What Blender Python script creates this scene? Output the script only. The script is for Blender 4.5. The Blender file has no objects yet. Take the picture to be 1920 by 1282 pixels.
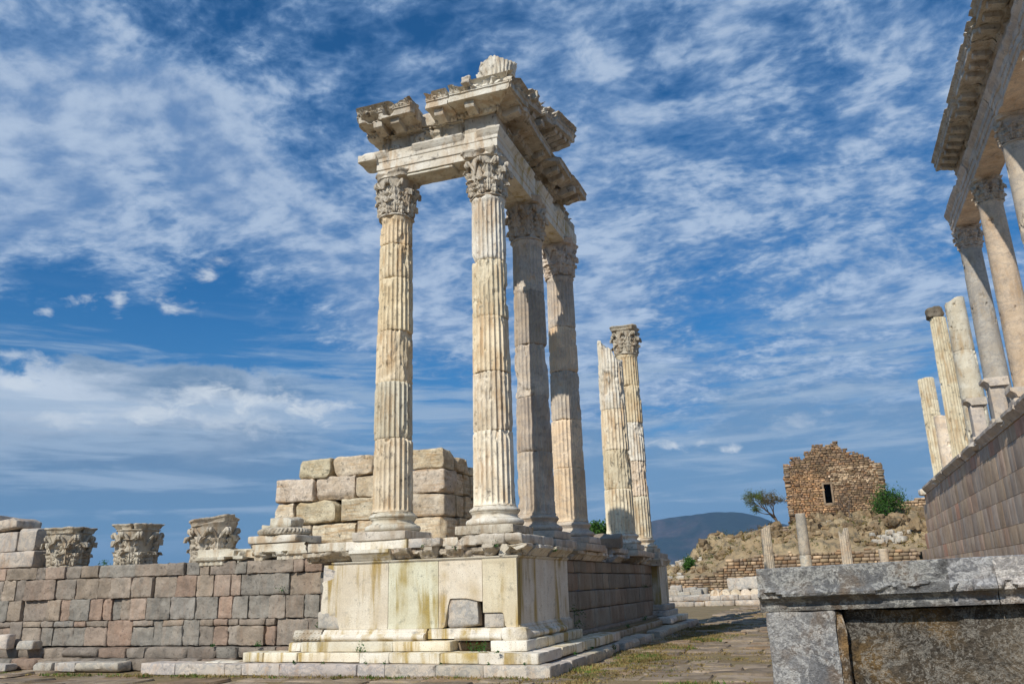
import bpy, math, random
import numpy as np
from mathutils import Matrix, Vector
# ------------------------------------------------------------------ camera
C = bpy.context.scene.collection
sc = bpy.context.scene
F, PX, PY, EYE = 1541.0, 960.0, 641.0, 1.6
def _v(p):
    a = np.array([p[0]-PX, -(p[1]-PY), -F]); return a/np.linalg.norm(a)
_Y = _v((1548, 1080)); _Z = _v((805, -4560)); _Z = _Z-_Z.dot(_Y)*_Y; _Z /= np.linalg.norm(_Z)
_X = np.cross(_Y, _Z)
ROT = np.array([_X, _Y, _Z]); CAM = np.array([0, 0, EYE])
def ray(px, py): return ROT @ _v((px, py))
def on_x(px, py, k): d = ray(px, py); return CAM + d*(k/d[0])     # where a sight line meets a wall plane of the site
def on_y(px, py, k): d = ray(px, py); return CAM + d*(k/d[1])
def on_z(px, py, k): d = ray(px, py); return CAM + d*((k-EYE)/d[2])
cam = bpy.data.objects.new('camera', bpy.data.cameras.new('camera')); C.objects.link(cam)
cam.data.sensor_width = 36; cam.data.lens = 36*F/1920
cam.data.clip_start = 0.05; cam.data.clip_end = 60000
M = Matrix.Identity(4)
for i in range(3):
    for j in range(3): M[i][j] = ROT[i][j]
    M[i][3] = CAM[i]
cam.matrix_world = M
sc.camera = cam
# ------------------------------------------------------------------ sun, sky, exposure
EL = math.radians(38); SD = Vector((-0.235, -0.972, 0)).normalized()*math.cos(EL) + Vector((0, 0, math.sin(EL)))
sun = bpy.data.objects.new('sun', bpy.data.lights.new('sun', 'SUN')); C.objects.link(sun)
sun.data.energy = 4.2; sun.data.angle = math.radians(0.5); sun.data.color = (1.0, 0.95, 0.86)
sun.rotation_euler = SD.to_track_quat('Z', 'Y').to_euler()
sc.view_settings.view_transform = 'Standard'; sc.view_settings.look = 'None'
sc.view_settings.exposure = 0.0; sc.view_settings.gamma = 1.0
w = bpy.data.worlds.new('World'); sc.world = w; w.use_nodes = True

class NT:
    """small helper to write node graphs"""
    def __init__(s, nt): s.t = nt; nt.nodes.clear()
    def n(s, typ, **k):
        nd = s.t.nodes.new(typ)
        for a, b in k.items(): setattr(nd, a, b)
        return nd
    def put(s, sock, v):
        if v is None: return
        if hasattr(v, 'links') or isinstance(v, bpy.types.NodeSocket): s.t.links.new(v, sock)
        else: sock.default_value = v
    def m(s, op, a, b=None, c=None, clamp=False):
        nd = s.n('ShaderNodeMath', operation=op, use_clamp=clamp)
        for i, v in enumerate((a, b, c)): s.put(nd.inputs[i], v)
        return nd.outputs[0]
    def vm(s, op, a, b=None, sc_=None):
        nd = s.n('ShaderNodeVectorMath', operation=op)
        s.put(nd.inputs[0], a)
        if b is not None: s.put(nd.inputs[1], b)
        if sc_ is not None: s.put(nd.inputs[3], sc_)
        return nd.outputs[1] if op in ('DOT_PRODUCT', 'LENGTH', 'DISTANCE') else nd.outputs[0]
    def noise(s, vec, scale, detail=5, rough=0.55, dist=0.0, out=0):
        nd = s.n('ShaderNodeTexNoise'); s.put(nd.inputs['Vector'], vec)
        nd.inputs['Scale'].default_value = scale; nd.inputs['Detail'].default_value = detail
        nd.inputs['Roughness'].default_value = rough; nd.inputs['Distortion'].default_value = dist
        return nd.outputs[out]
    def ss(s, v, a, b, lo=0.0, hi=1.0):
        nd = s.n('ShaderNodeMapRange', interpolation_type='SMOOTHSTEP')
        s.put(nd.inputs[0], v); nd.inputs[1].default_value = a; nd.inputs[2].default_value = b
        nd.inputs[3].default_value = lo; nd.inputs[4].default_value = hi
        return nd.outputs[0]
    def lin(s, v, a, b, lo=0.0, hi=1.0):
        nd = s.n('ShaderNodeMapRange'); s.put(nd.inputs[0], v)
        nd.inputs[1].default_value = a; nd.inputs[2].default_value = b
        nd.inputs[3].default_value = lo; nd.inputs[4].default_value = hi
        return nd.outputs[0]
    def mix(s, f, a, b, mode='MIX'):
        nd = s.n('ShaderNodeMix', data_type='RGBA', blend_type=mode)
        s.put(nd.inputs[0], f)
        s.put(nd.inputs[6], (*a, 1) if isinstance(a, tuple) and len(a) == 3 else a)
        s.put(nd.inputs[7], (*b, 1) if isinstance(b, tuple) and len(b) == 3 else b)
        return nd.outputs[2]
    def xyz(s, x, y, z):
        nd = s.n('ShaderNodeCombineXYZ')
        for i, v in enumerate((x, y, z)): s.put(nd.inputs[i], v)
        return nd.outputs[0]
    def sep(s, v):
        nd = s.n('ShaderNodeSeparateXYZ'); s.put(nd.inputs[0], v); return nd.outputs

SKY_K = 0.125
def build_sky():
    g = NT(w.node_tree)
    out = g.n('ShaderNodeOutputWorld'); bg = g.n('ShaderNodeBackground')
    bg.inputs[1].default_value = SKY_K
    sky = g.n('ShaderNodeTexSky', sky_type='NISHITA'); sky.sun_disc = False
    sky.sun_elevation = EL; sky.sun_rotation = math.atan2(SD.x, SD.y)
    sky.air_density = 1.0; sky.dust_density = 0.6; sky.ozone_density = 2.5
    d = g.vm('NORMALIZE', g.n('ShaderNodeTexCoord').outputs['Generated'])
    x, y, z = g.sep(d)[:3]
    # the blue itself, deepened
    base = g.mix(1.0, sky.outputs[0], (0.10, 0.50, 0.80), 'MULTIPLY')
    base = g.mix(g.ss(z, -0.05, 0.36, 0.97, 0.0), base, (1.0, 2.1, 3.65))
    def blob(px, py, rad):       # soft patch of sky round a compass direction
        v = ray(px, py)
        dt = g.vm('DOT_PRODUCT', d, tuple(float(q) for q in v))
        return g.ss(dt, math.cos(math.radians(rad)), 1.0)
    zz = g.m('ADD', g.m('MAXIMUM', z, 0.0), 0.16)
    ux = g.m('DIVIDE', x, zz); uy = g.m('DIVIDE', y, zz)
    a = math.radians(2)
    s1 = g.m('ADD', g.m('MULTIPLY', ux, math.cos(a)), g.m('MULTIPLY', uy, math.sin(a)))
    s2 = g.m('SUBTRACT', g.m('MULTIPLY', uy, math.cos(a)), g.m('MULTIPLY', ux, math.sin(a)))
    wob = g.noise(g.xyz(ux, uy, 3.0), 1.3, 4, 0.5, 0, 1)
    P = g.vm('ADD', g.xyz(s1, g.m('MULTIPLY', s2, 1.9), 0.0), g.vm('SCALE', wob, None, 0.6))
    big = g.noise(P, 1.25, 4, 0.5, 0.2)
    Q = g.vm('ADD', g.xyz(s1, g.m('MULTIPLY', s2, 1.25), 1.7), g.vm('SCALE', wob, None, 0.30))
    mid = g.noise(Q, 4.4, 4, 0.55, 0.1)
    puff = g.noise(Q, 11.0, 7, 0.56, 0.0)
    fine = g.noise(Q, 44, 6, 0.65, 0.3)
    cov = g.m('ADD', g.m('MULTIPLY', g.m('SUBTRACT', big, 0.5), 2.1), g.m('MULTIPLY', g.m('SUBTRACT', puff, 0.5), 2.5))
    cov = g.m('ADD', cov, g.m('MULTIPLY', g.m('SUBTRACT', mid, 0.5), 1.5))
    cov = g.m('ADD', cov, g.m('MULTIPLY', g.m('SUBTRACT', fine, 0.5), 1.0))
    for (px, py, r, k) in BLOBS:
        cov = g.m('ADD', cov, g.m('MULTIPLY', blob(px, py, r), k))
    dens = g.ss(cov, -0.70, 0.66)
    # low bank of cloud on the left
    R = g.xyz(g.m('MULTIPLY', x, 3.6), g.m('MULTIPLY', y, 3.6), g.m('MULTIPLY', z, 9.0))
    bn = g.noise(R, 1.6, 9, 0.6, 0.3)
    crest = g.m('ADD', g.m('MULTIPLY', g.m('SUBTRACT', bn, 0.5), 0.13), z)
    bank = g.m('MULTIPLY', g.ss(crest, 0.228, 0.240, 1.0, 0.0), g.ss(x, -0.45, -0.62))
    bank2 = g.m('MULTIPLY', g.ss(g.m('ADD', g.m('MULTIPLY', g.m('SUBTRACT', bn, 0.5), 0.22), z), 0.16, 0.23, 1.0, 0.0), g.ss(x, -0.62, -0.3))
    # long thin streaks near the horizon
    st = g.noise(g.xyz(g.m('MULTIPLY', x, 2.2), g.m('MULTIPLY', y, 2.2), g.m('MULTIPLY', z, 20)), 2.4, 8, 0.6, 0.5)
    lowm = g.m('MULTIPLY', g.ss(z, 0.02, 0.10), g.ss(z, 0.22, 0.34, 1.0, 0.0))
    streak = g.m('MULTIPLY', g.ss(st, 0.46, 0.66), lowm)
    up = g.ss(z, 0.08, 0.22)
    dens = g.m('MULTIPLY', dens, up)
    cw = g.mix(g.ss(g.m('ADD', g.m('MULTIPLY', puff, 0.65), g.m('MULTIPLY', mid, 0.35)), 0.36, 0.64), (1.25, 2.25, 4.1), (4.0, 4.9, 6.2))
    cw = g.mix(g.ss(cov, -0.3, 1.1), (1.2, 2.3, 4.2), cw)
    col = g.mix(g.m('MULTIPLY', dens, 0.86), base, cw)
    lit = g.ss(crest, 0.13, 0.232)
    bc = g.mix(g.m('MULTIPLY', lit, g.ss(bn, 0.28, 0.56)), (1.2, 2.1, 3.4), (4.8, 5.5, 6.4))
    col = g.mix(g.m('MULTIPLY', bank, g.ss(z, 0.02, 0.18, 0.25, 0.95)), col, bc)
    col = g.mix(g.m('MULTIPLY', bank2, 0.65), col, (1.5, 2.5, 3.9))
    col = g.mix(g.m('MULTIPLY', streak, 0.75), col, (2.9, 3.9, 5.2))
    wn = g.noise(g.xyz(g.m('MULTIPLY', x, 1.0), g.m('MULTIPLY', y, 1.0), g.m('MULTIPLY', z, 2.0)), 30, 7, 0.62, 0.4)
    for (px, py, ex, ez, k) in WISPS:      # single bright wisps
        v = ray(px, py); az = math.atan2(v[0], v[1])
        dx = g.m('SUBTRACT', g.m('ARCTAN2', x, y), az); dz = g.m('SUBTRACT', z, float(v[2]))
        rr = g.m('ADD', g.m('POWER', g.m('DIVIDE', dx, ex), 2.0), g.m('POWER', g.m('DIVIDE', dz, ez), 2.0))
        mk = g.ss(g.m('ADD', g.m('SUBTRACT', 0.85, g.m('SQRT', rr)), g.m('MULTIPLY', g.m('SUBTRACT', wn, 0.5), 3.2)), 0.0, 1.1)
        col = g.mix(g.m('MULTIPLY', mk, k), col, (5.6, 6.1, 6.6))
    low = g.ss(z, -0.3, -0.05, 1.0, 0.0)
    col = g.mix(low, col, (0.9, 1.0, 1.1))
    g.put(bg.inputs[0], col); g.put(out.inputs[0], bg.outputs[0])
BLOBS = [(230, 600, 9, -1.0), (40, 640, 8, -0.8), (60, 430, 9, 0.5), (150, 480, 6, 0.2), (480, 660, 8, -0.9), (1180, 60, 22, 0.30), (330, 90, 18, 0.15), (60, 120, 14, 0.15),
         (880, 60, 5, -0.5), (440, 45, 5, -0.3), (100, 300, 12, 0.5), (420, 450, 9, 0.45), (320, 270, 6, 0.3), (520, 250, 7, 0.3), (230, 305, 5, -0.5), (300, 330, 4, -0.4), (720, 560, 10, 0.5),
         (600, 600, 7, 0.4), (1350, 420, 25, 0.25), (740, 620, 7, 0.45), (1250, 100, 4, -0.5), (1480, 130, 5, -0.4),
         (1420, 560, 6, -0.4), (1280, 560, 5, -0.5), (1000, 560, 14, 0.15), (790, 725, 5, -1.1), (660, 730, 5, -0.8), (1150, 690, 6, 0.3), (1600, 640, 8, 0.3)]
WISPS = [(145, 568, 0.022, 0.016, 0.8), (222, 566, 0.014, 0.022, 0.8), (325, 568, 0.035, 0.016, 0.8), (88, 582, 0.012, 0.008, 0.7),
         (392, 515, 0.02, 0.014, 0.7), (415, 487, 0.02, 0.01, 0.5), (15, 665, 0.06, 0.010, 0.6), (20, 715, 0.05, 0.010, 0.6),
         (1262, 835, 0.045, 0.011, 0.9), (1370, 842, 0.022, 0.008, 0.9), (1500, 790, 0.05, 0.02, 0.35), (290, 775, 0.07, 0.016, 0.7), (390, 742, 0.06, 0.022, 0.8), (500, 748, 0.07, 0.020, 0.8), (600, 768, 0.06, 0.016, 0.7), (130, 790, 0.08, 0.014, 0.6), (450, 790, 0.12, 0.022, 0.5)]
build_sky()
# ------------------------------------------------------------------ noise and mesh tools
def _h(i, j, k, seed):
    n = (i.astype(np.int64)*73856093) ^ (j.astype(np.int64)*19349663) ^ (k.astype(np.int64)*83492791) ^ (seed*2654435761)
    n &= 0xffffffff; n = ((n ^ (n >> 15))*2246822519) & 0xffffffff
    n = ((n ^ (n >> 13))*3266489917) & 0xffffffff; n ^= n >> 16
    return n/2147483648.0-1.0
def vnoise(P, s=1.0, seed=0):
    P = np.asarray(P, float)*s; I = np.floor(P).astype(np.int64); f = P-I; f = f*f*(3-2*f)
    r = 0
    for a in (0, 1):
        wa = f[:, 0] if a else 1-f[:, 0]
        for b in (0, 1):
            wb = f[:, 1] if b else 1-f[:, 1]
            for c in (0, 1):
                wc = f[:, 2] if c else 1-f[:, 2]
                r = r+wa*wb*wc*_h(I[:, 0]+a, I[:, 1]+b, I[:, 2]+c, seed)
    return r
def fbm(P, s=1.0, seed=0, o=4, g=0.5):
    r = 0; a = 1.0; t = 0
    for q in range(o):
        r = r+a*vnoise(P, s*2**q, seed+q*17); t += a; a *= g
    return r/t*1.5
def sstep(x, a, b):
    t = np.clip((x-a)/(b-a), 0, 1); return t*t*(3-2*t)
def rotz(V, a):
    c, s = math.cos(a), math.sin(a); V = np.asarray(V, float)
    return np.stack([V[:, 0]*c-V[:, 1]*s, V[:, 0]*s+V[:, 1]*c, V[:, 2]], 1)
def rot(V, ax=0, ay=0, az=0):
    m = (Matrix.Rotation(az, 3, 'Z') @ Matrix.Rotation(ay, 3, 'Y') @ Matrix.Rotation(ax, 3, 'X'))
    return np.asarray(V) @ np.array(m).T

class MB:
    """collects pieces and links them as ONE mesh object"""
    def __init__(s): s.V = []; s.Q = []; s.G = []; s.T = []; s.n = 0
    def add(s, V, Q=None, G=None, tint=(1, 1, 1)):
        V = np.asarray(V, float)
        if Q is not None and len(Q): s.Q.append(np.asarray(Q)+s.n)
        if G is not None:
            for q in G: s.G.append([int(t)+s.n for t in q])
        s.V.append(V); t = np.ones((len(V), 4))
        t[:, :3] = tint; s.T.append(t); s.n += len(V)
        return s
    def build(s, name, mat, parent=None, smooth=35, origin=None):
        V = np.concatenate(s.V) if s.V else np.zeros((0, 3)); T = np.concatenate(s.T)
        off = np.zeros(3)
        if parent is None:
            off = np.array(origin if origin is not None else [(V[:, 0].min()+V[:, 0].max())/2, (V[:, 1].min()+V[:, 1].max())/2, V[:, 2].min()])
        else:
            off = np.array(parent['_o'])
        me = bpy.data.meshes.new(name)
        Q = np.concatenate(s.Q) if s.Q else np.zeros((0, 4), int)
        nq = len(Q); ng = len(s.G)
        loops = np.concatenate([Q.ravel()]+[np.array(q) for q in s.G]) if (nq or ng) else np.zeros(0, int)
        starts = np.concatenate([np.arange(nq)*4, nq*4+np.cumsum([0]+[len(q) for q in s.G])[:-1]]) if ng else np.arange(nq)*4
        me.vertices.add(len(V)); me.vertices.foreach_set('co', (V-off).ravel())
        me.loops.add(len(loops)); me.loops.foreach_set('vertex_index', loops.astype(np.int32))
        me.polygons.add(nq+ng); me.polygons.foreach_set('loop_start', starts.astype(np.int32))
        me.update(calc_edges=True); me.validate()
        at = me.attributes.new('tint', 'FLOAT_COLOR', 'POINT'); at.data.foreach_set('color', T.ravel())
        if smooth is not None:
            me.shade_smooth(); me.set_sharp_from_angle(angle=math.radians(smooth))
        me.materials.append(mat)
        o = bpy.data.objects.new(name, me); C.objects.link(o)
        if parent is None: o.location = off; o['_o'] = [float(q) for q in off]
        else: o.parent = parent; o['_o'] = list(parent['_o'])
        return o
def thing(name, label, cat, loc, group=None):
    o = bpy.data.objects.new(name, None); C.objects.link(o); o.location = loc; o.empty_display_size = 0.2
    o['label'] = label; o['category'] = cat; o['_o'] = [float(q) for q in loc]
    if group: o['group'] = group
    return o
def tag(o, label, cat, group=None):
    o['label'] = label; o['category'] = cat
    if group: o['group'] = group
    return o
def struct(o, kind='structure'): o['kind'] = kind; return o
def kidlabel(o, label): o['label'] = label; return o

def grid(nu, nv, wrap=False, off=0):
    i = np.arange(nu if wrap else nu-1); j = np.arange(nv-1)
    I, J = np.meshgrid(i, j, indexing='ij'); I = I.ravel(); J = J.ravel(); I2 = (I+1) % nu
    return np.stack([I*nv+J, I2*nv+J, I2*nv+J+1, I*nv+J+1], 1)+off
def weld(V, Q):
    k = np.round(V*5000).astype(np.int64)
    _, idx, inv = np.unique(k, axis=0, return_index=True, return_inverse=True)
    Q = inv.ravel()[Q]
    ok = (Q[:, 0] != Q[:, 1]) & (Q[:, 1] != Q[:, 2]) & (Q[:, 2] != Q[:, 3]) & (Q[:, 3] != Q[:, 0])
    return V[idx], Q[ok]
def axis(h, r, res):
    n = max(1, int(round(2*(h-r)/res)))
    return np.concatenate([[-h], np.linspace(-h+r, h-r, n+1), [h]])
def boxgrid(hx, hy, hz, r, res):
    X, Y, Z = axis(hx, r, res), axis(hy, r, res), axis(hz, r, res)
    Vs, Qs = [], []; n = 0
    for (A, B, ax, k, sg) in ((X, Y, 2, hz, 1), (X, Y, 2, -hz, -1), (Y, Z, 0, hx, 1), (Y, Z, 0, -hx, -1), (Z, X, 1, hy, 1), (Z, X, 1, -hy, -1)):
        a, b = np.meshgrid(A, B, indexing='ij'); a = a.ravel(); b = b.ravel(); c = np.full(a.shape, k)
        if ax == 2: V = np.stack([a, b, c], 1)
        elif ax == 0: V = np.stack([c, a, b], 1)
        else: V = np.stack([b, c, a], 1)
        q = grid(len(A), len(B)) + n
        if sg < 0: q = q[:, ::-1]
        Vs.append(V); Qs.append(q); n += len(V)
    return weld(np.concatenate(Vs), np.concatenate(Qs))
def stone(size, res=0.1, r=0.02, chip=0.04, amp=0.006, seed=0, ns=3.0, cs=2.0, cuts=None):
    """a worn block about the origin: rounded and chipped edges, uneven faces"""
    h = np.array(size, float)/2; r = min(r, h.min()*0.4)
    V, Q = boxgrid(h[0], h[1], h[2], max(r, 0.01), res)
    n1 = fbm(V+seed*7.3, cs, seed, 3)
    rr = np.minimum(r+0.55*chip*np.clip(n1+0.1, 0, 1.2)*1.3, h.min()*0.92)[:, None]
    q = np.clip(V, -(h-rr), h-rr); dlt = V-q; L = np.linalg.norm(dlt, axis=1, keepdims=True); L[L == 0] = 1
    N = dlt/L; V2 = q+N*np.minimum(rr, np.linalg.norm(dlt, axis=1, keepdims=True))
    V2 = V2+N*(amp*fbm(V+seed*3.1, ns, seed+5, 4))[:, None]
    if cuts is None: cuts = 0 if chip < 0.03 else 5
    rc = np.random.default_rng(seed+5000)
    for i in range(cuts):          # flat fracture faces across edges and corners
        n = rc.choice([-1, 1], 3)*rc.uniform(0.15, 1, 3); n[rc.integers(3)] *= rc.choice([0.0, 1.0]); n /= np.linalg.norm(n)
        sup = float(np.abs(n) @ h); dd = sup-chip*rc.uniform(0.15, 0.9)*np.abs(n).sum()*0.45
        wob = 0.12*chip*fbm(V2, 6, seed+i, 3); over = np.maximum(V2 @ n-(dd+wob), 0); V2 = V2-np.outer(over, n)
    return V2, Q
def put(VQ, loc, rz=0.0, tilt=(0, 0)):
    V, Q = VQ
    if tilt != (0, 0): V = rot(V, tilt[0], tilt[1], rz)
    elif rz: V = rotz(V, rz)
    return V+np.array(loc), Q
def block(mb, x0, x1, y0, y1, z0, z1, tint=(1, 1, 1), rz=0, tilt=(0, 0), **k):
    V, Q = stone((x1-x0, y1-y0, z1-z0), **k)
    mb.add(*put((V, Q), ((x0+x1)/2, (y0+y1)/2, (z0+z1)/2), rz, tilt), tint=tint)
def lathe(prof, n=96, seed=0, amp=0.004, cx=0, cy=0, chip=0.0):
    prof = np.array(prof); th = np.linspace(0, 2*math.pi, n, endpoint=False)
    T, I = np.meshgrid(th, np.arange(len(prof)), indexing='ij'); T = T.ravel(); I = I.ravel()
    R = prof[I, 0]; Z = prof[I, 1]
    P = np.stack([R*np.cos(T), R*np.sin(T), Z], 1)
    d = amp*fbm(P+seed, 6, seed, 3)
    if chip: d = d-chip*sstep(fbm(P+seed*2.2, 2.2, seed+3, 4), 0.25, 0.6)
    P[:, 0] += d*np.cos(T)+cx; P[:, 1] += d*np.sin(T)+cy
    m = len(prof)
    return P, grid(n, m, True), [list(np.arange(n)*m+m-1), list((np.arange(n)*m)[::-1])]
def refine(prof, step):
    out = [prof[0]]
    for a, b in zip(prof[:-1], prof[1:]):
        k = max(1, int(math.hypot(b[0]-a[0], b[1]-a[1])/step))
        for i in range(1, k+1): out.append((a[0]+(b[0]-a[0])*i/k, a[1]+(b[1]-a[1])*i/k))
    return out
def arc(cx, cz, r, a0, a1, n=6, sx=1.0):
    return [(cx+r*sx*math.cos(math.radians(a0+(a1-a0)*i/n)), cz+r*math.sin(math.radians(a0+(a1-a0)*i/n))) for i in range(n+1)]
def sweep(prof, p0, p1, out, res=0.06, seed=0, amp=0.006, bite=0.0, bs=1.6, bth=0.15, slope=0.0, relief=None, core=-0.3, ragged=0.0, pres=None, ends=(0, 0), gaps=(), cap_rings=0, cap_rough=0.07):
    """run a moulding profile (out, z) from p0 to p1; out is the outward direction; bites break it away"""
    p0 = np.array(p0, float); p1 = np.array(p1, float); D = p1-p0; Lg = np.linalg.norm(D[:2]); o = np.array([out[0], out[1], 0.0])
    if pres: prof = refine(prof, pres)
    prof = np.array(prof); m = len(prof); n = max(2, int(Lg/res)+1); t = np.linspace(0, 1, n)
    T, I = np.meshgrid(t, np.arange(m), indexing='ij'); T = T.ravel(); I = I.ravel()
    O = prof[I, 0].copy(); Z = prof[I, 1].copy()
    base = p0+np.outer(T, D)
    if ragged:
        e = ragged*fbm(np.stack([O*3, Z*3, O*0+seed], 1), 2, seed, 3)
        base = base+np.outer(np.where(T == 0, e, np.where(T == 1, e, 0)), D/Lg)
    if relief is not None: O = O+relief(T*Lg, Z, O)
    S = T*Lg
    base = base+np.outer(O*np.where(T < 0.5, -ends[0]*(1-2*T), 0)+O*np.where(T > 0.5, ends[1]*(2*T-1), 0), D/Lg)
    P = base+np.outer(O, o); P[:, 2] += Z+slope*S
    if bite or gaps:
        k = bite*sstep(fbm(P+seed*5.7, bs, seed, 4), bth, bth+0.22) if bite else np.zeros(len(P))
        for (ga, gb, gd) in gaps:
            wv = 0.06*vnoise(P, 7, seed+31); k = np.maximum(k, gd*sstep(S+wv, ga-0.03, ga+0.03)*sstep(S+wv, gb+0.03, gb-0.03))
        k = k+(k > 0.01)*0.35*np.minimum(k, 0.14)*fbm(P, 6.5, seed+77, 4)
        k2 = np.minimum(k, np.maximum(O-core, 0)); P -= np.outer(k2, o)
        P[:, 2] -= 0.22*k2*np.where(Z > prof[:, 1].mean(), 1, -1)*(O > core)
    e = amp*fbm(P+seed, 5, seed+2, 4)
    if bite or gaps: e = e+np.clip(k2*4, 0, 1)*0.028*fbm(P, 8, seed+5, 4)
    P += np.outer(e, o)
    Q = grid(n, m); G = []
    if cap_rings:          # rough broken ends instead of flat cuts
        Vs = [P]; nn = len(P)
        for side, base_i in ((0, 0), (1, (n-1)*m)):
            ring = np.arange(base_i, base_i+m); R0 = P[ring]; c = R0.mean(0); prev = ring
            sg = -1 if side == 0 else 1
            for j in range(1, cap_rings+1):
                R = c+(R0-c)*(1-j/(cap_rings+0.5)); R = R+np.outer(sg*cap_rough*fbm(R+seed, 4.5, seed+side+9, 4)*min(1, j/1.5), D/Lg)
                ids = np.arange(nn, nn+m); Vs.append(R); nn += m
                q = np.stack([prev, np.roll(prev, -1), np.roll(ids, -1), ids], 1); Q = np.concatenate([Q, q if side else q[:, ::-1]]); prev = ids
            G.append(list(prev) if side else list(prev)[::-1])
        P = np.concatenate(Vs)
    else: G = [list(range(m))[::-1], list(range((n-1)*m, n*m))]
    return P, Q, G
def tube(pts, rad, n=7, seed=0, closed_tip=True):
    pts = [np.array(p, float) for p in pts]; V = []; m = len(pts)
    up = np.array([0.3, 0.2, 1.0])
    for i, p in enumerate(pts):
        d = pts[min(i+1, m-1)]-pts[max(i-1, 0)]; d /= (np.linalg.norm(d)+1e-9)
        a = np.cross(d, up)
        if np.linalg.norm(a) < 1e-3: a = np.cross(d, [1, 0, 0])
        a /= np.linalg.norm(a); b = np.cross(d, a); r = rad[i] if hasattr(rad, '__len__') else rad
        for k in range(n):
            t = 2*math.pi*k/n; V.append(p+r*(math.cos(t)*a+math.sin(t)*b))
    V = np.array(V); Q = []
    for i in range(m-1):
        for k in range(n): Q.append([i*n+k, i*n+(k+1) % n, (i+1)*n+(k+1) % n, (i+1)*n+k])
    return V, Q, [list(range(n))[::-1], list(range((m-1)*n, m*n))]
# ------------------------------------------------------------------ materials
def sRGB(r, g, b):
    return tuple(((c/255)/12.92 if c/255 <= 0.04045 else ((c/255+0.055)/1.055)**2.4) for c in (r, g, b))
def stone_mat(name, a, b, stain=None, sk=0.5, s=1.3, veins=None, vs=2.2, vk=0.7, dark=None, dk=0.5, speck=0.22, bump=0.35, bs=14, rough=0.85, streak=(1, 1, 0.22), joint=None, rnd=0.10, pit=0.0):
    m = bpy.data.materials.new(name); m.use_nodes = True; g = NT(m.node_tree)
    out = g.n('ShaderNodeOutputMaterial'); bs_ = g.n('ShaderNodeBsdfPrincipled')
    pos = g.n('ShaderNodeNewGeometry').outputs['Position']
    info = g.n('ShaderNodeObjectInfo')
    n1 = g.noise(pos, s, 8, 0.6, 0.3)
    col = g.mix(g.ss(n1, 0.34, 0.66), a, b)
    if stain:
        n2 = g.noise(g.vm('MULTIPLY', pos, streak), 2.6*s, 7, 0.62, 0.4)
        n2b = g.noise(pos, 0.9, 3, 0.5)
        f = g.m('MULTIPLY', g.ss(n2, 0.45, 0.63), g.ss(n2b, 0.36, 0.56))
        col = g.mix(g.m('MULTIPLY', f, sk), col, stain)
    if veins:
        wv = g.vm('ADD', pos, g.vm('SCALE', g.noise(pos, vs*0.7, 5, 0.6, 0, 1), None, 0.9))
        v = g.noise(g.vm('MULTIPLY', wv, (1, 1, 1.9)), vs, 9, 0.66, 0.35)
        v = g.m('ABSOLUTE', g.m('SUBTRACT', v, 0.5))
        col = g.mix(g.m('MULTIPLY', g.ss(v, 0.0, 0.055, 1.0, 0.0), vk), col, veins)
    if dark:
        n3 = g.noise(pos, 3.4*s, 9, 0.7, 0.2)
        col = g.mix(g.m('MULTIPLY', g.ss(n3, 0.54, 0.70), dk), col, dark)
    sp = g.noise(pos, 38*s, 5, 0.75)
    col = g.mix(1.0, col, g.xyz(*[g.lin(sp, 0.25, 0.75, 1-speck, 1+speck)]*3), 'MULTIPLY')
    r = g.lin(info.outputs['Random'], 0, 1, 1-rnd, 1+rnd)
    col = g.mix(1.0, col, g.xyz(r, r, g.m('POWER', r, 1.3)), 'MULTIPLY')
    at = g.n('ShaderNodeAttribute', attribute_name='tint')
    col = g.mix(1.0, col, at.outputs['Color'], 'MULTIPLY')
    if pit:
        vo = g.n('ShaderNodeTexVoronoi'); g.put(vo.inputs['Vector'], pos); vo.inputs['Scale'].default_value = 24
        pk = g.m('MULTIPLY', g.ss(vo.outputs[0], 0.10, 0.22, 1.0, 0.0), g.ss(n1, 0.4, 0.6))
        col = g.mix(g.m('MULTIPLY', pk, pit), col, g.mix(1.0, col, (0.35, 0.3, 0.25), 'MULTIPLY'))
    g.put(bs_.inputs['Base Color'], col); bs_.inputs['Roughness'].default_value = rough
    bs_.inputs['Specular IOR Level'].default_value = 0.25
    h = g.m('ADD', g.noise(pos, bs, 8, 0.65, 0.2), g.m('MULTIPLY', g.noise(pos, bs*5, 4, 0.7), 0.35))
    if pit: h = g.m('SUBTRACT', h, g.m('MULTIPLY', pk, 0.6))
    bp = g.n('ShaderNodeBump'); bp.inputs['Strength'].default_value = bump; bp.inputs['Distance'].default_value = 0.03
    g.put(bp.inputs['Height'], h); g.put(bs_.inputs['Normal'], bp.outputs[0]); g.put(out.inputs[0], bs_.outputs[0])
    return m
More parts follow.
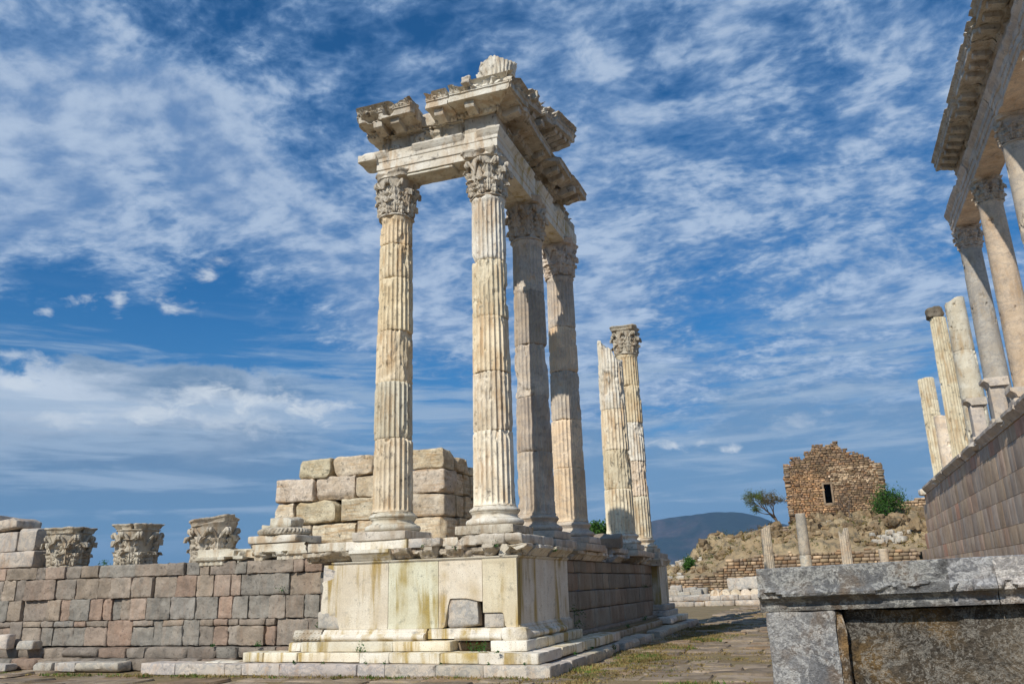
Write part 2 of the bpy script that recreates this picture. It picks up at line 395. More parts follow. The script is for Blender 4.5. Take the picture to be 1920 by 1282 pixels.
def plain_mat(name, col, rough=0.8, var=0.25, s=4, tr=0.0, bump=0.0):
    m = bpy.data.materials.new(name); m.use_nodes = True; g = NT(m.node_tree)
    out = g.n('ShaderNodeOutputMaterial'); b = g.n('ShaderNodeBsdfPrincipled')
    pos = g.n('ShaderNodeNewGeometry').outputs['Position']
    k = g.lin(g.noise(pos, s, 5, 0.6), 0.3, 0.7, 1-var, 1+var)
    at = g.n('ShaderNodeAttribute', attribute_name='tint')
    c = g.mix(1.0, g.mix(1.0, col, g.xyz(k, k, k), 'MULTIPLY'), at.outputs['Color'], 'MULTIPLY')
    g.put(b.inputs['Base Color'], c); b.inputs['Roughness'].default_value = rough; b.inputs['Specular IOR Level'].default_value = 0.2
    if tr:
        t = g.n('ShaderNodeBsdfTranslucent'); g.put(t.inputs[0], c); ms = g.n('ShaderNodeMixShader'); ms.inputs[0].default_value = tr
        g.put(ms.inputs[1], b.outputs[0]); g.put(ms.inputs[2], t.outputs[0]); g.put(out.inputs[0], ms.outputs[0])
    else: g.put(out.inputs[0], b.outputs[0])
    return m
MA = {}
MA['cream'] = stone_mat('aged_marble', (0.62, 0.55, 0.43), (0.78, 0.73, 0.62), stain=(0.46, 0.30, 0.15), sk=0.6, dark=(0.12, 0.105, 0.09), dk=0.8, speck=0.3, bump=0.7, s=1.7)
MA['carved'] = stone_mat('carved_marble', (0.47, 0.41, 0.32), (0.68, 0.61, 0.50), stain=(0.36, 0.24, 0.13), sk=0.6, dark=(0.08, 0.07, 0.065), dk=0.9, speck=0.32, bump=0.75, s=2.2, bs=22)
MA['panel'] = stone_mat('dressed_marble', (0.68, 0.61, 0.49), (0.79, 0.74, 0.63), stain=(0.42, 0.30, 0.10), sk=0.95, dark=(0.28, 0.26, 0.22), dk=0.65, speck=0.22, bump=0.25, s=1.4, bs=40, pit=0.85, streak=(1, 1, 0.09), rnd=0.07)
MA['white'] = stone_mat('white_marble', (0.62, 0.55, 0.46), (0.50, 0.46, 0.40), veins=(0.26, 0.27, 0.28), vs=1.9, vk=0.55, stain=(0.40, 0.26, 0.15), sk=0.5, dark=(0.14, 0.12, 0.10), dk=0.75, speck=0.24, bump=0.5, s=1.6)
MA['grey'] = stone_mat('grey_marble', (0.56, 0.47, 0.37), (0.68, 0.59, 0.48), stain=(0.42, 0.29, 0.17), sk=0.5, veins=(0.34, 0.32, 0.31), vs=1.3, vk=0.45, dark=(0.20, 0.17, 0.15), dk=0.6, speck=0.26, bump=0.5, s=1.4)
MA['brown'] = stone_mat('andesite', (0.235, 0.205, 0.17), (0.36, 0.31, 0.255), stain=(0.33, 0.235, 0.17), sk=0.3, dark=(0.07, 0.063, 0.056), dk=0.8, speck=0.5, bump=1.0, s=3.2, bs=16, rnd=0.05)
MA['ashlar'] = stone_mat('smooth_andesite', (0.40, 0.285, 0.20), (0.53, 0.40, 0.29), stain=(0.58, 0.50, 0.40), sk=0.55, dark=(0.18, 0.14, 0.11), dk=0.55, speck=0.28, bump=0.4, s=1.2, streak=(1, 1, 0.06), rnd=0.05)
MA['pale'] = stone_mat('limestone', (0.60, 0.49, 0.34), (0.78, 0.69, 0.54), stain=(0.46, 0.27, 0.11), sk=0.7, veins=(0.36, 0.31, 0.25), vs=2.6, vk=0.55, dark=(0.10, 0.09, 0.07), dk=0.9, speck=0.34, bump=1.0, s=1.9, streak=(0.3, 0.3, 3.0), rnd=0.07)
MA['dusk'] = stone_mat('dark_veined_marble', (0.16, 0.158, 0.16), (0.29, 0.28, 0.27), stain=(0.20, 0.14, 0.09), sk=0.7, veins=(0.58, 0.56, 0.52), vs=3.6, vk=0.6, dark=(0.05, 0.047, 0.047), dk=0.9, speck=0.5, bump=0.8, s=2.2, bs=34, streak=(1, 1, 1))
MA['panel_dark'] = stone_mat('dark_pitted_marble', (0.07, 0.058, 0.046), (0.20, 0.16, 0.115), stain=(0.24, 0.15, 0.06), sk=0.8, veins=(0.42, 0.39, 0.34), vs=6, vk=0.6, dark=(0.03, 0.027, 0.024), dk=0.9, speck=0.7, bump=1.0, s=1.6, bs=30, streak=(1, 1, 1))
MA['rubble'] = stone_mat('rubble_stone', (0.24, 0.18, 0.12), (0.35, 0.265, 0.18), dark=(0.11, 0.09, 0.065), dk=0.5, speck=0.35, bump=0.7, s=0.9, bs=5)
MA['mortar'] = stone_mat('old_mortar', (0.12, 0.095, 0.065), (0.17, 0.13, 0.09), speck=0.3, bump=0.6, s=1.5, bs=6)
MA['paving'] = stone_mat('paving_stone', (0.22, 0.17, 0.125), (0.38, 0.305, 0.235), stain=(0.34, 0.26, 0.13), sk=0.6, dark=(0.10, 0.085, 0.065), dk=0.75, speck=0.4, bump=0.8, s=2.2, streak=(1, 1, 1), bs=12)
MA['soil'] = stone_mat('dry_soil', (0.20, 0.145, 0.075), (0.27, 0.20, 0.11), stain=(0.16, 0.14, 0.05), sk=0.5, speck=0.4, bump=0.8, s=0.9, streak=(1, 1, 1), bs=9)
MA['hill'] = stone_mat('dry_hillside', (0.26, 0.185, 0.10), (0.36, 0.27, 0.15), stain=(0.15, 0.125, 0.075), sk=0.85, dark=(0.10, 0.08, 0.06), dk=0.9, speck=0.5, bump=1.0, s=0.7, streak=(1, 1, 1), bs=3.2)
MA['bark'] = plain_mat('bark', (0.13, 0.10, 0.075), 0.9, 0.4, 6)
MA['leaf'] = plain_mat('leaf_green', (0.055, 0.13, 0.018), 0.6, 0.35, 2, tr=0.25)
MA['leaf_dry'] = plain_mat('leaf_olive', (0.13, 0.13, 0.045), 0.7, 0.35, 2, tr=0.2)
MA['grass'] = plain_mat('dry_grass', (0.27, 0.22, 0.10), 0.8, 0.5, 0.8, tr=0.2)
MA['weed'] = plain_mat('weed_green', (0.05, 0.14, 0.03), 0.6, 0.4, 3, tr=0.3)
def mountain_mat():
    m = bpy.data.materials.new('wooded_mountain'); m.use_nodes = True; g = NT(m.node_tree)
    out = g.n('ShaderNodeOutputMaterial'); b = g.n('ShaderNodeBsdfPrincipled'); pos = g.n('ShaderNodeNewGeometry').outputs['Position']
    n = g.noise(pos, 0.006, 9, 0.62, 0.4); f = g.noise(pos, 0.05, 6, 0.7)
    c = g.mix(g.ss(n, 0.48, 0.66), (0.018, 0.032, 0.032), (0.075, 0.06, 0.06)); c = g.mix(g.ss(f, 0.4, 0.65), g.mix(1.0, c, (0.6, 0.65, 0.7), 'MULTIPLY'), c)
    g.put(b.inputs['Base Color'], c); b.inputs['Roughness'].default_value = 1.0; b.inputs['Specular IOR Level'].default_value = 0
    g.put(out.inputs[0], b.outputs[0]); return m
MA['mountain'] = mountain_mat()
# ------------------------------------------------------------------ ground, hill, mountain
rng = np.random.default_rng(7); random.seed(7)
TONES = [(1.0, 0.98, 0.95), (1.12, 0.97, 0.88), (0.88, 0.95, 1.0), (1.15, 1.05, 0.93), (0.85, 0.82, 0.80), (1.22, 0.97, 0.84), (0.92, 0.98, 1.0), (1.08, 1.02, 0.95), (0.80, 0.86, 0.88)]
def tone(k=1.0):
    t = np.array(TONES[rng.integers(len(TONES))]); return tuple((1+(t-1)*k)*(1+0.12*k*(rng.random()-0.5)))
def build_ground():
    xs = np.unique(np.concatenate([[-25000, -3000, -400, -80], np.linspace(-30, 14, 45), [60, 400, 3000, 25000]]))
    ys = np.unique(np.concatenate([[-6000, -300, -20], np.linspace(0, 62, 63), [66]]))
    # the terrace itself
    X, Y = np.meshgrid(np.linspace(-60, 60, 61), np.linspace(-25, 64, 60), indexing='ij'); P = np.stack([X.ravel(), Y.ravel(), X.ravel()*0], 1)
    P[:, 2] = -0.03+0.012*fbm(P, 0.8, 3)
    mb = MB().add(P, grid(61, 60)); o = mb.build('ground', MA['soil'], smooth=60); struct(o)
    # the plain far below, out to the horizon
    a = np.concatenate([-np.geomspace(30000, 150, 30), np.geomspace(150, 30000, 30)])
    X, Y = np.meshgrid(a, a, indexing='ij'); P = np.stack([X.ravel(), Y.ravel(), X.ravel()*0-160.0], 1)
    P[:, 2] += 8*fbm(P, 0.003, 9)
    struct(MB().add(P, grid(60, 60)).build('plain', MA['mountain'], smooth=60))
build_ground()
def build_paving():
    mb = MB()
    def slabs(x0, x1, y0, y1):
        y = y0
        while y < y1:
            d = rng.uniform(0.45, 0.95); x = x0-rng.random()
            while x < x1:
                wd = rng.uniform(0.45, 1.25)
                g = 0.018
                cx, cy = x+wd/2, y+d/2
                inside = (-15.5 < cx < -4.9 and cy > 15.0) or (cx < -4.9 and cy > 17.0) or (-5.1 < cx < -4.9 and cy > 14.7)
                miss = vnoise(np.array([[cx, cy, 0.0]]), 0.9, 4)[0] > 0.5
                if not inside and not miss:
                    z = 0.004+0.015*rng.standard_normal()
                    nx = max(2, int(wd/0.22)); ny = 3
                    u = np.concatenate([[0], np.linspace(0.03, wd-0.03, nx), [wd]]); v = np.concatenate([[0], np.linspace(0.03, d-0.03, ny), [d]])
                    U, V_ = np.meshgrid(u, v, indexing='ij'); edge = (U <= 0) | (U >= wd) | (V_ <= 0) | (V_ >= d)
                    P = np.stack([x+g+U*(1-2*g/wd), y+g+V_*(1-2*g/d), z+np.where(edge, -0.045, 0)], -1).reshape(-1, 3)
                    P[:, :2] += 0.030*np.stack([vnoise(P, 3.5, 1), vnoise(P, 3.5, 2)], 1)
                    P[:, 2] += 0.016*fbm(P, 3.0, 6, 2)+0.018*rng.standard_normal()*(P[:, 0]-cx)
                    k = 0.72+0.5*rng.random(); t = np.array([1, 0.97, 0.93])*k
                    if rng.random() < 0.2: t = t*np.array([1.05, 0.95, 0.85])
                    mb.add(P, grid(len(u), len(v)), tint=tuple(t))
                x += wd
            y += d
    slabs(-22, -4.9, 11.5, 17.0); slabs(-4.9, 4.5, 9.0, 57.5)
    struct(mb.build('paving', MA['paving'], smooth=50))
build_paving()
def interp(px, pts):
    xs = [p[0] for p in pts]; return np.interp(px, xs, [p[1] for p in pts])
def build_hill():
    nx, ny = 300, 170
    xs = np.linspace(-15.2, 40, nx); ys = np.linspace(62.6, 100, ny); X, Y = np.meshgrid(xs, ys, indexing='ij')
    foot = interp(X, [(-16, 0.8), (-10.6, 1.45), (-7.8, 1.8), (-6.6, 2.4), (-4.3, 3.0), (5.3, 3.0), (40, 3.4)])
    sky = interp(X, [(-16, 0.9), (-14.8, 1.5), (-12.1, 2.9), (-11.5, 3.6), (-10.5, 4.2), (-9.0, 5.0), (-6.1, 5.5), (-4.2, 6.0), (-2.7, 5.6), (1.0, 6.4), (5.2, 6.0), (6.7, 6.6), (9, 6.9), (40, 8)])
    t = np.clip((Y-62.6)/15.5, 0, 1); t = t**0.85
    Z = foot+(sky-foot)*t
    Z = Z-np.where(Y > 80, (Y-80)*0.22, 0)
    P = np.stack([X.ravel(), Y.ravel(), Z.ravel()], 1)
    rk = fbm(P*[1, 1, 0.4], 0.55, 11, 5); rk2 = np.abs(fbm(P*[1, 1, 0.3], 1.1, 13, 4))
    rocky = sstep(fbm(P*[1, 1, 0], 0.22, 5, 2)+0.25*(P[:, 0] > -6)-0.1, -0.1, 0.4)
    fade = np.clip((P[:, 1]-62.6)/1.5, 0, 1)
    P[:, 2] += fade*(0.26*rk+0.10*fbm(P, 2.4, 19, 3)+rocky*(0.75*rk2+0.35*sstep(rk, 0.0, 0.15)))
    left = sstep(P[:, 0], -15.2, -13.6); P[:, 2] = P[:, 2]*left+(1-left)*-1.0
    mb = MB().add(P, grid(nx, ny))
    # slope falling away to the left behind the wall
    # outcrops: angular boulders bedded in the slope
    for i in range(340):
        x = rng.uniform(-13.5, 10); y = rng.uniform(64, 79); k = np.argmin((P[:, 0]-x)**2+(P[:, 1]-y)**2); z = P[k, 2]
        if i % 3 == 0 and x < -4: continue
        s = rng.uniform(0.14, 0.66)*(1.3 if x > -5 and 66 < y < 78 else 0.75)
        V, Q = stone((s*rng.uniform(0.9, 2.0), s*rng.uniform(0.8, 1.4), s*rng.uniform(0.5, 1.0)), res=0.10, r=0.02, chip=0.30, amp=0.20, seed=i, ns=2.6, cs=1.8)
        g = rng.uniform(0.55, 0.95)
        mb.add(*put((V, Q), (x, y, z+0.05*s), rng.uniform(0, 3.1), (rng.uniform(-0.6, 0.6), rng.uniform(-0.5, 0.5))), tint=(g*1.08, g*1.02, g*0.98))
    struct(mb.build('hill', MA['hill'], smooth=20))
    return P
HILL = build_hill()
def hill_z(x, y): k = np.argmin((HILL[:, 0]-x)**2+(HILL[:, 1]-y)**2); return HILL[k, 2]
def build_mountain():
    D = 3000.0
    pts = [(-2600, -60), (-1500, -20), (-1100, 15), (-900, 50), (-760, 112), (-624, 190), (-555, 212), (-500, 218), (-449, 226), (-393, 231), (-330, 234), (-283, 229), (-195, 210), (-94, 172), (100, 118), (500, 60), (1200, 20), (2400, -40)]
    nx, ny = 260, 60
    xs = np.linspace(-2600, 2400, nx); ys = np.linspace(0, 1, ny); X, T = np.meshgrid(xs, ys, indexing='ij')
    R = interp(X, pts)
    Y = D-1100*(0.72-T)
    prof = np.where(T < 0.72, (T/0.72)**1.15, 1-(T-0.72)*0.9)
    P = np.stack([X.ravel(), Y.ravel(), (-160+(R+160)*prof).ravel()], 1)
    # ridges running down the slope
    rg = np.abs(fbm(P*[1, 0.35, 0], 0.006, 21, 5)); P[:, 2] += (24*(0.35-rg)*np.sin(np.pi*np.clip(T.ravel()/0.72, 0, 1)))+5*fbm(P, 0.02, 3, 3)
    o = MB().add(P, grid(nx, ny)).build('mountain', MA['mountain'], smooth=60); struct(o)
    return o
build_mountain()
# ------------------------------------------------------------------ columns
def shaft_drum(r0, r1, z0, z1, nfl=24, wear=0.3, seed=0, cx=0, cy=0, res=0.035, broken_top=None, gouge=0.0, top_neck=False, bottom_foot=False, ang=0.0, k=10):
    n = nfl*k if nfl else 120; h = z1-z0; m = max(6, int(h/res))
    zs = np.concatenate([[z0, z0+0.004], np.linspace(z0+0.015, z1-0.015, m), [z1-0.004, z1]])
    th = np.linspace(0, 2*math.pi, n, endpoint=False)+ang
    T, Z = np.meshgrid(th, zs, indexing='ij'); T = T.ravel(); Z = Z.ravel()
    R = r0+(r1-r0)*(Z-z0)/h
    U = np.stack([np.cos(T)*R, np.sin(T)*R, Z], 1)
    if nfl:
        u = ((T-ang)/(2*math.pi)*nfl) % 1.0; c = np.abs(u-0.5)/0.42
        fl = np.sqrt(np.clip(1-c*c, 0, 1))
        ft = np.ones(len(Z))
        if bottom_foot: ft = np.clip((Z-z0-0.02)/0.06, 0, 1)**0.5
        if top_neck: ft = ft*np.clip((z1-0.10-Z)/0.06, 0, 1)**0.5
        dep = 0.046*(r0/0.44)*fl*ft
    else: dep = 0
    w1 = fbm(U*[1, 1, 0.55], 2.3, seed, 4); w2 = fbm(U*[1, 1, 0.6], 7.0, seed+3, 4)
    wear = wear*0.74; wear_m = sstep(w1+0.35*w2, 0.62-wear, 0.80-wear)
    surf = 0.030+0.022*w2+0.02*w1                   # broken-back surface, flutes lost
    dmg = wear_m*surf*1.2
    d = np.maximum(dep*(1-0.35*wear_m), dmg)+0.30*dep*wear_m
    # arrises nibbled away
    if nfl: d = np.maximum(d, np.where(fl < 0.25, 0.02*sstep(fbm(U*[1, 1, 0.5], 9, seed+8, 3), 0.05+0.3*(1-wear), 0.4+0.3*(1-wear)), 0))
    if gouge: d = d+gouge*sstep(fbm(U, 1.1, seed+40, 4), 0.42, 0.62)
    # open joints between the drums
    ed = np.minimum(Z-z0, z1-Z); nz = 0.5+0.5*vnoise(U, 5, seed+9)
    d = d+0.012*np.exp(-ed/0.010)+0.055*np.exp(-ed/(0.02+0.05*nz*wear))*sstep(fbm(U*[1, 1, 0.1], 2.6, seed+60, 3), 0.15-0.2*wear, 0.6)
    d = d+0.003*fbm(U, 14, seed+2, 3)
    if bottom_foot: d = d-0.035*np.exp(-(Z-z0)/0.035)
    if top_neck: d = d-0.03*np.exp(-(z1-Z)/0.03)
    rr = R-d
    P = np.stack([np.cos(T)*rr+cx, np.sin(T)*rr+cy, Z], 1)
    if broken_top is not None:
        ct = broken_top(P, U); P[:, 2] = np.minimum(P[:, 2], ct)
    mm = len(zs)
    return P, grid(n, mm, True), [list(np.arange(n)*mm+mm-1), list((np.arange(n)*mm)[::-1])]
def attic_base(mb, cx, cy, z0, z1, r, seed=0, chip=0.03, tint=(1, 1, 1)):
    h = z1-z0; a = h/0.40; s = r/0.445
    p = [(0.30*s, 0.0)]+arc(0.545*s, 0.068*a, 0.068*a, -90, 90, 8, sx=1.0)+[(0.53*s, 0.142*a), (0.53*s, 0.155*a)]
    p += [(0.49*s, 0.175*a), (0.475*s, 0.205*a), (0.482*s, 0.235*a), (0.50*s, 0.252*a), (0.51*s, 0.262*a), (0.51*s, 0.275*a)]
    p += arc(0.50*s, 0.315*a, 0.038*a, -90, 90, 7)+[(0.485*s, 0.358*a), (0.485*s, 0.372*a), (0.462*s, 0.385*a), (0.455*s, 0.40*a), (0.30*s, 0.40*a)]
    p = [(x, z+z0) for x, z in p]
    P, Q, G = lathe(refine(p, 0.02), 120, seed, 0.004, cx, cy, chip); mb.add(P, Q, G, tint)
def leaf(mb, ang, r0, z0, h, wd, bell, curl=0.12, seed=0, lobes=4, broken=1.0, tint=(1, 1, 1)):
    """one acanthus leaf standing on the bell and curling out at the tip"""
    nu, nv = 17, 26
    u = np.linspace(-1, 1, nu); v = np.linspace(0, 1, nv); U, V = np.meshgrid(u, v, indexing='ij'); U = U.ravel(); V = V.ravel()*broken
    ph = np.abs(np.sin(V*math.pi*lobes+0.35)); outl = (0.55+0.45*ph)*(0.62+0.55*np.sin(np.clip(V*1.25, 0, 1)*math.pi*0.62))*np.where(V > 0.80, np.sqrt(np.clip(1-((V-0.80)/0.22)**2, 0, 1)), 1)
    W = wd*outl
    zt = np.where(V < 0.80, V/0.80, 1+0.06*np.sin((V-0.80)/0.20*math.pi)-0.22*((V-0.80)/0.20)**2)
    z = z0+h*zt
    ou = 0.05+0.04*V+curl*np.clip((V-0.45)/0.55, 0, 1)**2.2
    rib = 0.028*np.exp(-(U/0.12)**2)+0.022*np.cos(U*math.pi*3.4+V*8)*(0.3+np.abs(U))-0.035*U*U*(0.4+ph)+0.018*(ph-0.5)
    ou = ou+rib*(1-0.3*V)
    lat = U*W
    def place(o):
        R = bell(z)+o; a = ang+lat/np.maximum(R, 0.2)
        return np.stack([R*np.cos(a), R*np.sin(a), z], 1)
    A = place(ou); B = place(ou-0.035*(1-0.45*V)-0.015)
    e = 0.008*fbm(A+seed, 12, seed, 3); A = A*(1+0*e[:, None]); A[:, 0] += e*math.cos(ang); A[:, 1] += e*math.sin(ang)
    Q = grid(nu, nv); nn = nu*nv
    rim = []
    for i in range(nu-1):
        a, b = i*nv+nv-1, (i+1)*nv+nv-1; rim.append([a, b, b+nn, a+nn])
    for j in range(nv-1):
        rim.append([j, j+1, j+1+nn, j+nn]); a = (nu-1)*nv+j; rim.append([a+1, a, a+nn, a+1+nn])
    mb.add(np.concatenate([A, B]), np.concatenate([Q, Q[:, ::-1]+nn, np.array(rim)]), tint=tint)
def capital(mb, cx, cy, z0, h=1.16, r=0.385, seed=0, worn=0.25, rz=0.0, plain=0.0, abw=1.0):
    rs = np.random.default_rng(seed+100); s = h/1.16; k = r/0.385; L = MB()
    def bell(z): t = np.clip((z-0.0)/(0.98*s), 0, 1); return k*(0.375+0.035*t+0.06*np.clip(t-0.5, 0, 1)**1.4*2.2)
    prof = [(0.30*k, 0), (0.40*k, 0.0)]+arc(0.40*k, 0.028*s, 0.028*s, -80, 80, 5)+[(0.38*k, 0.06*s)]
    prof += [(float(bell(np.array(z))), z) for z in np.linspace(0.07*s, 0.96*s, 26)]+[(0.49*k, 0.985*s), (0.48*k, 1.0*s), (0.3*k, 1.0*s)]
    P, Q, G = lathe(prof, 110, seed, 0.008, 0, 0, 0.02+0.05*worn); L.add(P, Q, G)
    for row, (n, z, hh, wd, cu, off) in enumerate(((8, 0.05, 0.34, 0.145, 0.085, 0.0), (8, 0.10, 0.60, 0.145, 0.105, math.pi/8))):
        for i in range(n):
            if rs.random() < worn*0.3: continue
            br = 1.0 if rs.random() > worn else rs.uniform(0.7, 0.95)
            leaf(L, off+i*2*math.pi/n, 0, z*s, hh*s*rs.uniform(0.94, 1.05), wd*k, bell, cu*k*rs.uniform(0.7, 1.15), seed*31+i+row*9, 4+row, br)
    # stalks and scrolls: corner volutes and inner helices
    for i in range(8):
        a0 = i*math.pi/4+math.pi/8
        if rs.random() < worn*0.7: continue
        to_corner = (1 if i % 2 == 0 else -1)
        for sgn, reach, rr0, zt in ((1, 0.06, 0.075, 0.93), (-1, 0.0, 0.055, 0.90)):
            da = sgn*to_corner*(math.pi/8)*0.86
            pts = []; rad = []
            for j in range(9):
                t = j/8; a = a0+da*t**1.3; z = (0.56+0.34*t)*s*1.0; R = float(bell(np.array(z)))+0.02+(reach*0.62*t**2 if sgn == 1 else 0.03*t)
                pts.append([R*math.cos(a), R*math.sin(a), z]); rad.append(0.020+0.014*t)
            a = a0+da; cR = R+0.01; cz = z-rr0*0.9*s
            for j in range(1, 17):    # the curl itself
                q = j/16*2.6*math.pi; rr = rr0*s*(1-0.72*j/16); dr = rr*math.sin(q); dz = rr*math.cos(q)
                pts.append([(cR+dr*0.6)*math.cos(a), (cR+dr*0.6)*math.sin(a), cz+dz]); rad.append(0.028*(1-0.4*j/16))
            V, Q, G = tube(pts, np.array(rad)*k*1.15, 7); L.add(V, Q, G)
    # abacus with hollow sides
    n = 120; th = np.linspace(0, 2*math.pi, n, endpoint=False); zs = np.array([0.985, 1.0, 1.03, 1.07, 1.10, 1.115, 1.15, 1.16, 1.16])*s
    of = np.array([-0.08, -0.04, -0.035, -0.02, 0.0, 0.02, 0.025, 0.01, -0.12])
    T, I = np.meshgrid(th, np.arange(len(zs)), indexing='ij'); T = T.ravel(); I = I.ravel()
    phi = (T+math.pi/4) % (math.pi/2)-math.pi/4            # 0 at side centre
    side = 0.50*k*abw+0.10*k*(np.abs(phi)/(math.pi/4))**2.0; R = side/np.cos(phi)*0.93; R = np.minimum(R, 0.63*k*abw)
    U = np.stack([R*np.cos(T), R*np.sin(T), zs[I]], 1)
    brk = sstep(fbm(U+seed*1.7, 1.5, seed+21, 4), 0.38-worn, 0.75-worn)
    R = R+of[I]*k-brk*0.12*k*(R > 0.45*k); 
    U = np.stack([R*np.cos(T), R*np.sin(T), zs[I]+0.012*fbm(U, 5, seed, 3)], 1); m = len(zs)
    L.add(U, grid(n, m, True), [list(np.arange(n)*m+m-1), list((np.arange(n)*m)[::-1])])
    V = np.concatenate(L.V); e = fbm(V+seed, 9, seed+4, 4); rad = V[:, :2]/np.linalg.norm(V[:, :2], axis=1, keepdims=True)
    ero = 0.012*e-0.05*worn*sstep(fbm(V+seed*3, 2.2, seed+6, 3), 0.3, 0.7)
    V[:, :2] += rad*ero[:, None]; V[:, 2] += 0.01*e
    V = rotz(V, rz)+np.array([cx, cy, z0]); o = 0
    mb.add(V, np.concatenate(L.Q), L.G)
def column(name, label, x, y, z_plinth, z_base, z_sh, z_cap, drums, r0=0.445, r1=0.385, mat='cream', cap=True, capmat='carved', seed=0, nfl=24, plinth=0.64, group=None, capworn=0.25, base=True, tops=None, caph=1.16, k=10, capbase=None):
    """plinth, attic base, drums and capital; drums: list of (z_top, wear, gouge, matkey or None, tint)"""
    t = thing(name, label, 'column', (x, y, z_plinth), group)
    if z_base > z_plinth+0.01:
        mb = MB(); block(mb, x-plinth, x+plinth, y-plinth, y+plinth, z_plinth, z_base-0.003, res=0.12, r=0.012, chip=0.05, amp=0.006, seed=seed); mb.build('plinth', MA['carved' if mat == 'cream' else mat], t)
    if base:
        mb = MB(); attic_base(mb, x, y, z_base, z_sh, r0, seed); mb.build('base', MA['cream' if mat == 'cream' else mat], t, smooth=50)
    z = z_sh; H = drums[-1][0]-z_sh if z_cap is None else z_cap-z_sh
    for i, dr in enumerate(drums):
        zt, wear, gouge, mk, tint = dr
        ra = r0+(r1-r0)*((z-z_sh)/H)**1.3; rb = r0+(r1-r0)*((zt-z_sh)/H)**1.3
        jx, jy = 0.006*rng.standard_normal(2)
        P, Q, G = shaft_drum(ra, rb, z, zt-0.004, nfl, wear, seed*13+i, x+jx, y+jy, gouge=gouge, bottom_foot=(i == 0 and base), top_neck=(i == len(drums)-1 and cap), broken_top=tops if i == len(drums)-1 else None, ang=0.006*rng.standard_normal(), k=k)
        mb = MB(); mb.add(P, Q, G, tint); mb.build('drum', MA[mk or mat], t, smooth=40); z = zt
    if cap:
        mb = MB(); capital(mb, x, y, z_cap, caph, r1, seed, capworn, abw=1.0); mb.build('capital', MA[capmat], t, smooth=42)
    return t
W1 = (1, 1, 1); YL = (1.06, 0.96, 0.80); DK = (0.82, 0.80, 0.78); PK = (1.05, 0.98, 0.9)
G1 = 'standing columns of the corner colonnade'
def build_columns():
    # drum joints measured on the photograph's own site planes
    def zj(px, ys, X=None, Y=None): return [float((on_x(px, q, X) if X else on_y(px, q, Y))[2]) for q in ys]
    z = zj(740, (825, 721, 626, 529, 466), Y=16.4)
    column('corinthian_column', 'fluted cream column at the left front of the ruin, standing before the pale block wall', -8.77, 16.4, 2.60, 2.79, 3.20, 10.19,
           [(z[0], 0.02, 0, None, (1.08, 1.0, 0.9)), (z[1], 0.22, 0, None, (1, 0.98, 0.93)), (z[2], 0.45, 0.02, None, YL), (z[3], 0.40, 0.02, None, (1.08, 0.98, 0.80)), (z[4], 0.40, 0.04, None, YL), (10.19, 0.36, 0.06, None, (1.1, 0.97, 0.80))], seed=3, group=G1)
    z = zj(920, (811, 702, 600, 494), Y=16.4)
    column('corinthian_column', 'fluted pale column under the corner of the entablature, with gaping joints', -6.36, 16.4, 2.62, 2.80, 3.20, 10.26,
           [(z[0], 0.03, 0, None, (1.1, 1.06, 0.98)), (z[1], 0.34, 0.02, None, PK), (z[2], 0.50, 0.03, None, (1.1, 1.0, 0.84)), (z[3], 0.46, 0.05, None, (1.1, 1.04, 0.92)), (10.26, 0.34, 0.05, None, W1)], seed=8, group=G1, capworn=0.3)
    z = zj(1003, (849, 750, 656, 563), X=-6.3)
    column('corinthian_column', 'weathered grey fluted column right behind the corner column', -6.31, 19.05, 2.62, 2.80, 3.20, 10.2,
           [(z[0], 0.10, 0, 'grey', W1), (z[1], 0.34, 0.02, 'grey', DK), (z[2], 0.28, 0, 'grey', W1), (z[3], 0.26, 0.02, 'grey', DK), (10.2, 0.20, 0, 'grey', W1)], mat='grey', seed=14, group=G1, capmat='grey', capworn=0.3)
    z = zj(1060, (876, 788, 701, 623), X=-6.3)
    column('corinthian_column', 'grey brown fluted column at the far end of the entablature', -6.31, 22.0, 2.62, 2.80, 3.20, 10.2,
           [(z[0], 0.06, 0, 'grey', (1.25, 1.15, 1.0)), (z[1], 0.12, 0, 'grey', (1.3, 1.2, 1.05)), (z[2], 0.3, 0.01, 'grey', W1), (z[3], 0.2, 0, 'grey', (1.2, 1.1, 0.95)), (10.2, 0.24, 0, 'grey', W1)], mat='grey', seed=19, group=G1, capmat='grey', capworn=0.3, k=8)
    z = zj(1160, (918, 848, 778, 709), X=-6.3)
    def spl(P, U):
        return 9.98-0.35*sstep(P[:, 0]+6.3, -0.25, -0.15)-0.45*sstep(P[:, 0]+6.3, 0.0, 0.35)+0.14*fbm(P*[1, 1, 0], 6, 3, 3)
    column('broken_column', 'free-standing broken column with a slanting splintered top and no capital', -6.30, 28.0, 2.62, 2.80, 3.16, None,
           [(z[0], 0.02, 0, None, (1.05, 1.0, 0.88)), (z[1], 0.75, 0.06, None, (1.0, 0.93, 0.8)), (z[2], 0.10, 0, None, (1.05, 0.98, 0.86)), (z[3], 0.45, 0.06, None, W1), (9.98, 0.5, 0.02, None, W1)], seed=25, cap=False, tops=spl, group=G1, k=8, r0=0.49, r1=0.43)
    z = zj(1200, (931, 868, 801, 739), X=-6.28)
    column('corinthian_column', 'farthest column of the row, keeping its capital but carrying no beam', -6.42, 31.6, 2.62, 2.80, 3.16, 10.3,
           [(z[0], 0.04, 0, None, (1.0, 0.97, 0.9)), (z[1], 0.75, 0.05, None, (0.95, 0.85, 0.76)), (z[2], 0.3, 0, None, W1), (z[3], 0.35, 0, None, YL), (10.3, 0.3, 0, None, (1.05, 0.95, 0.78))], seed=31, group=G1, capworn=0.3, k=8, r0=0.48, r1=0.42)
build_columns()
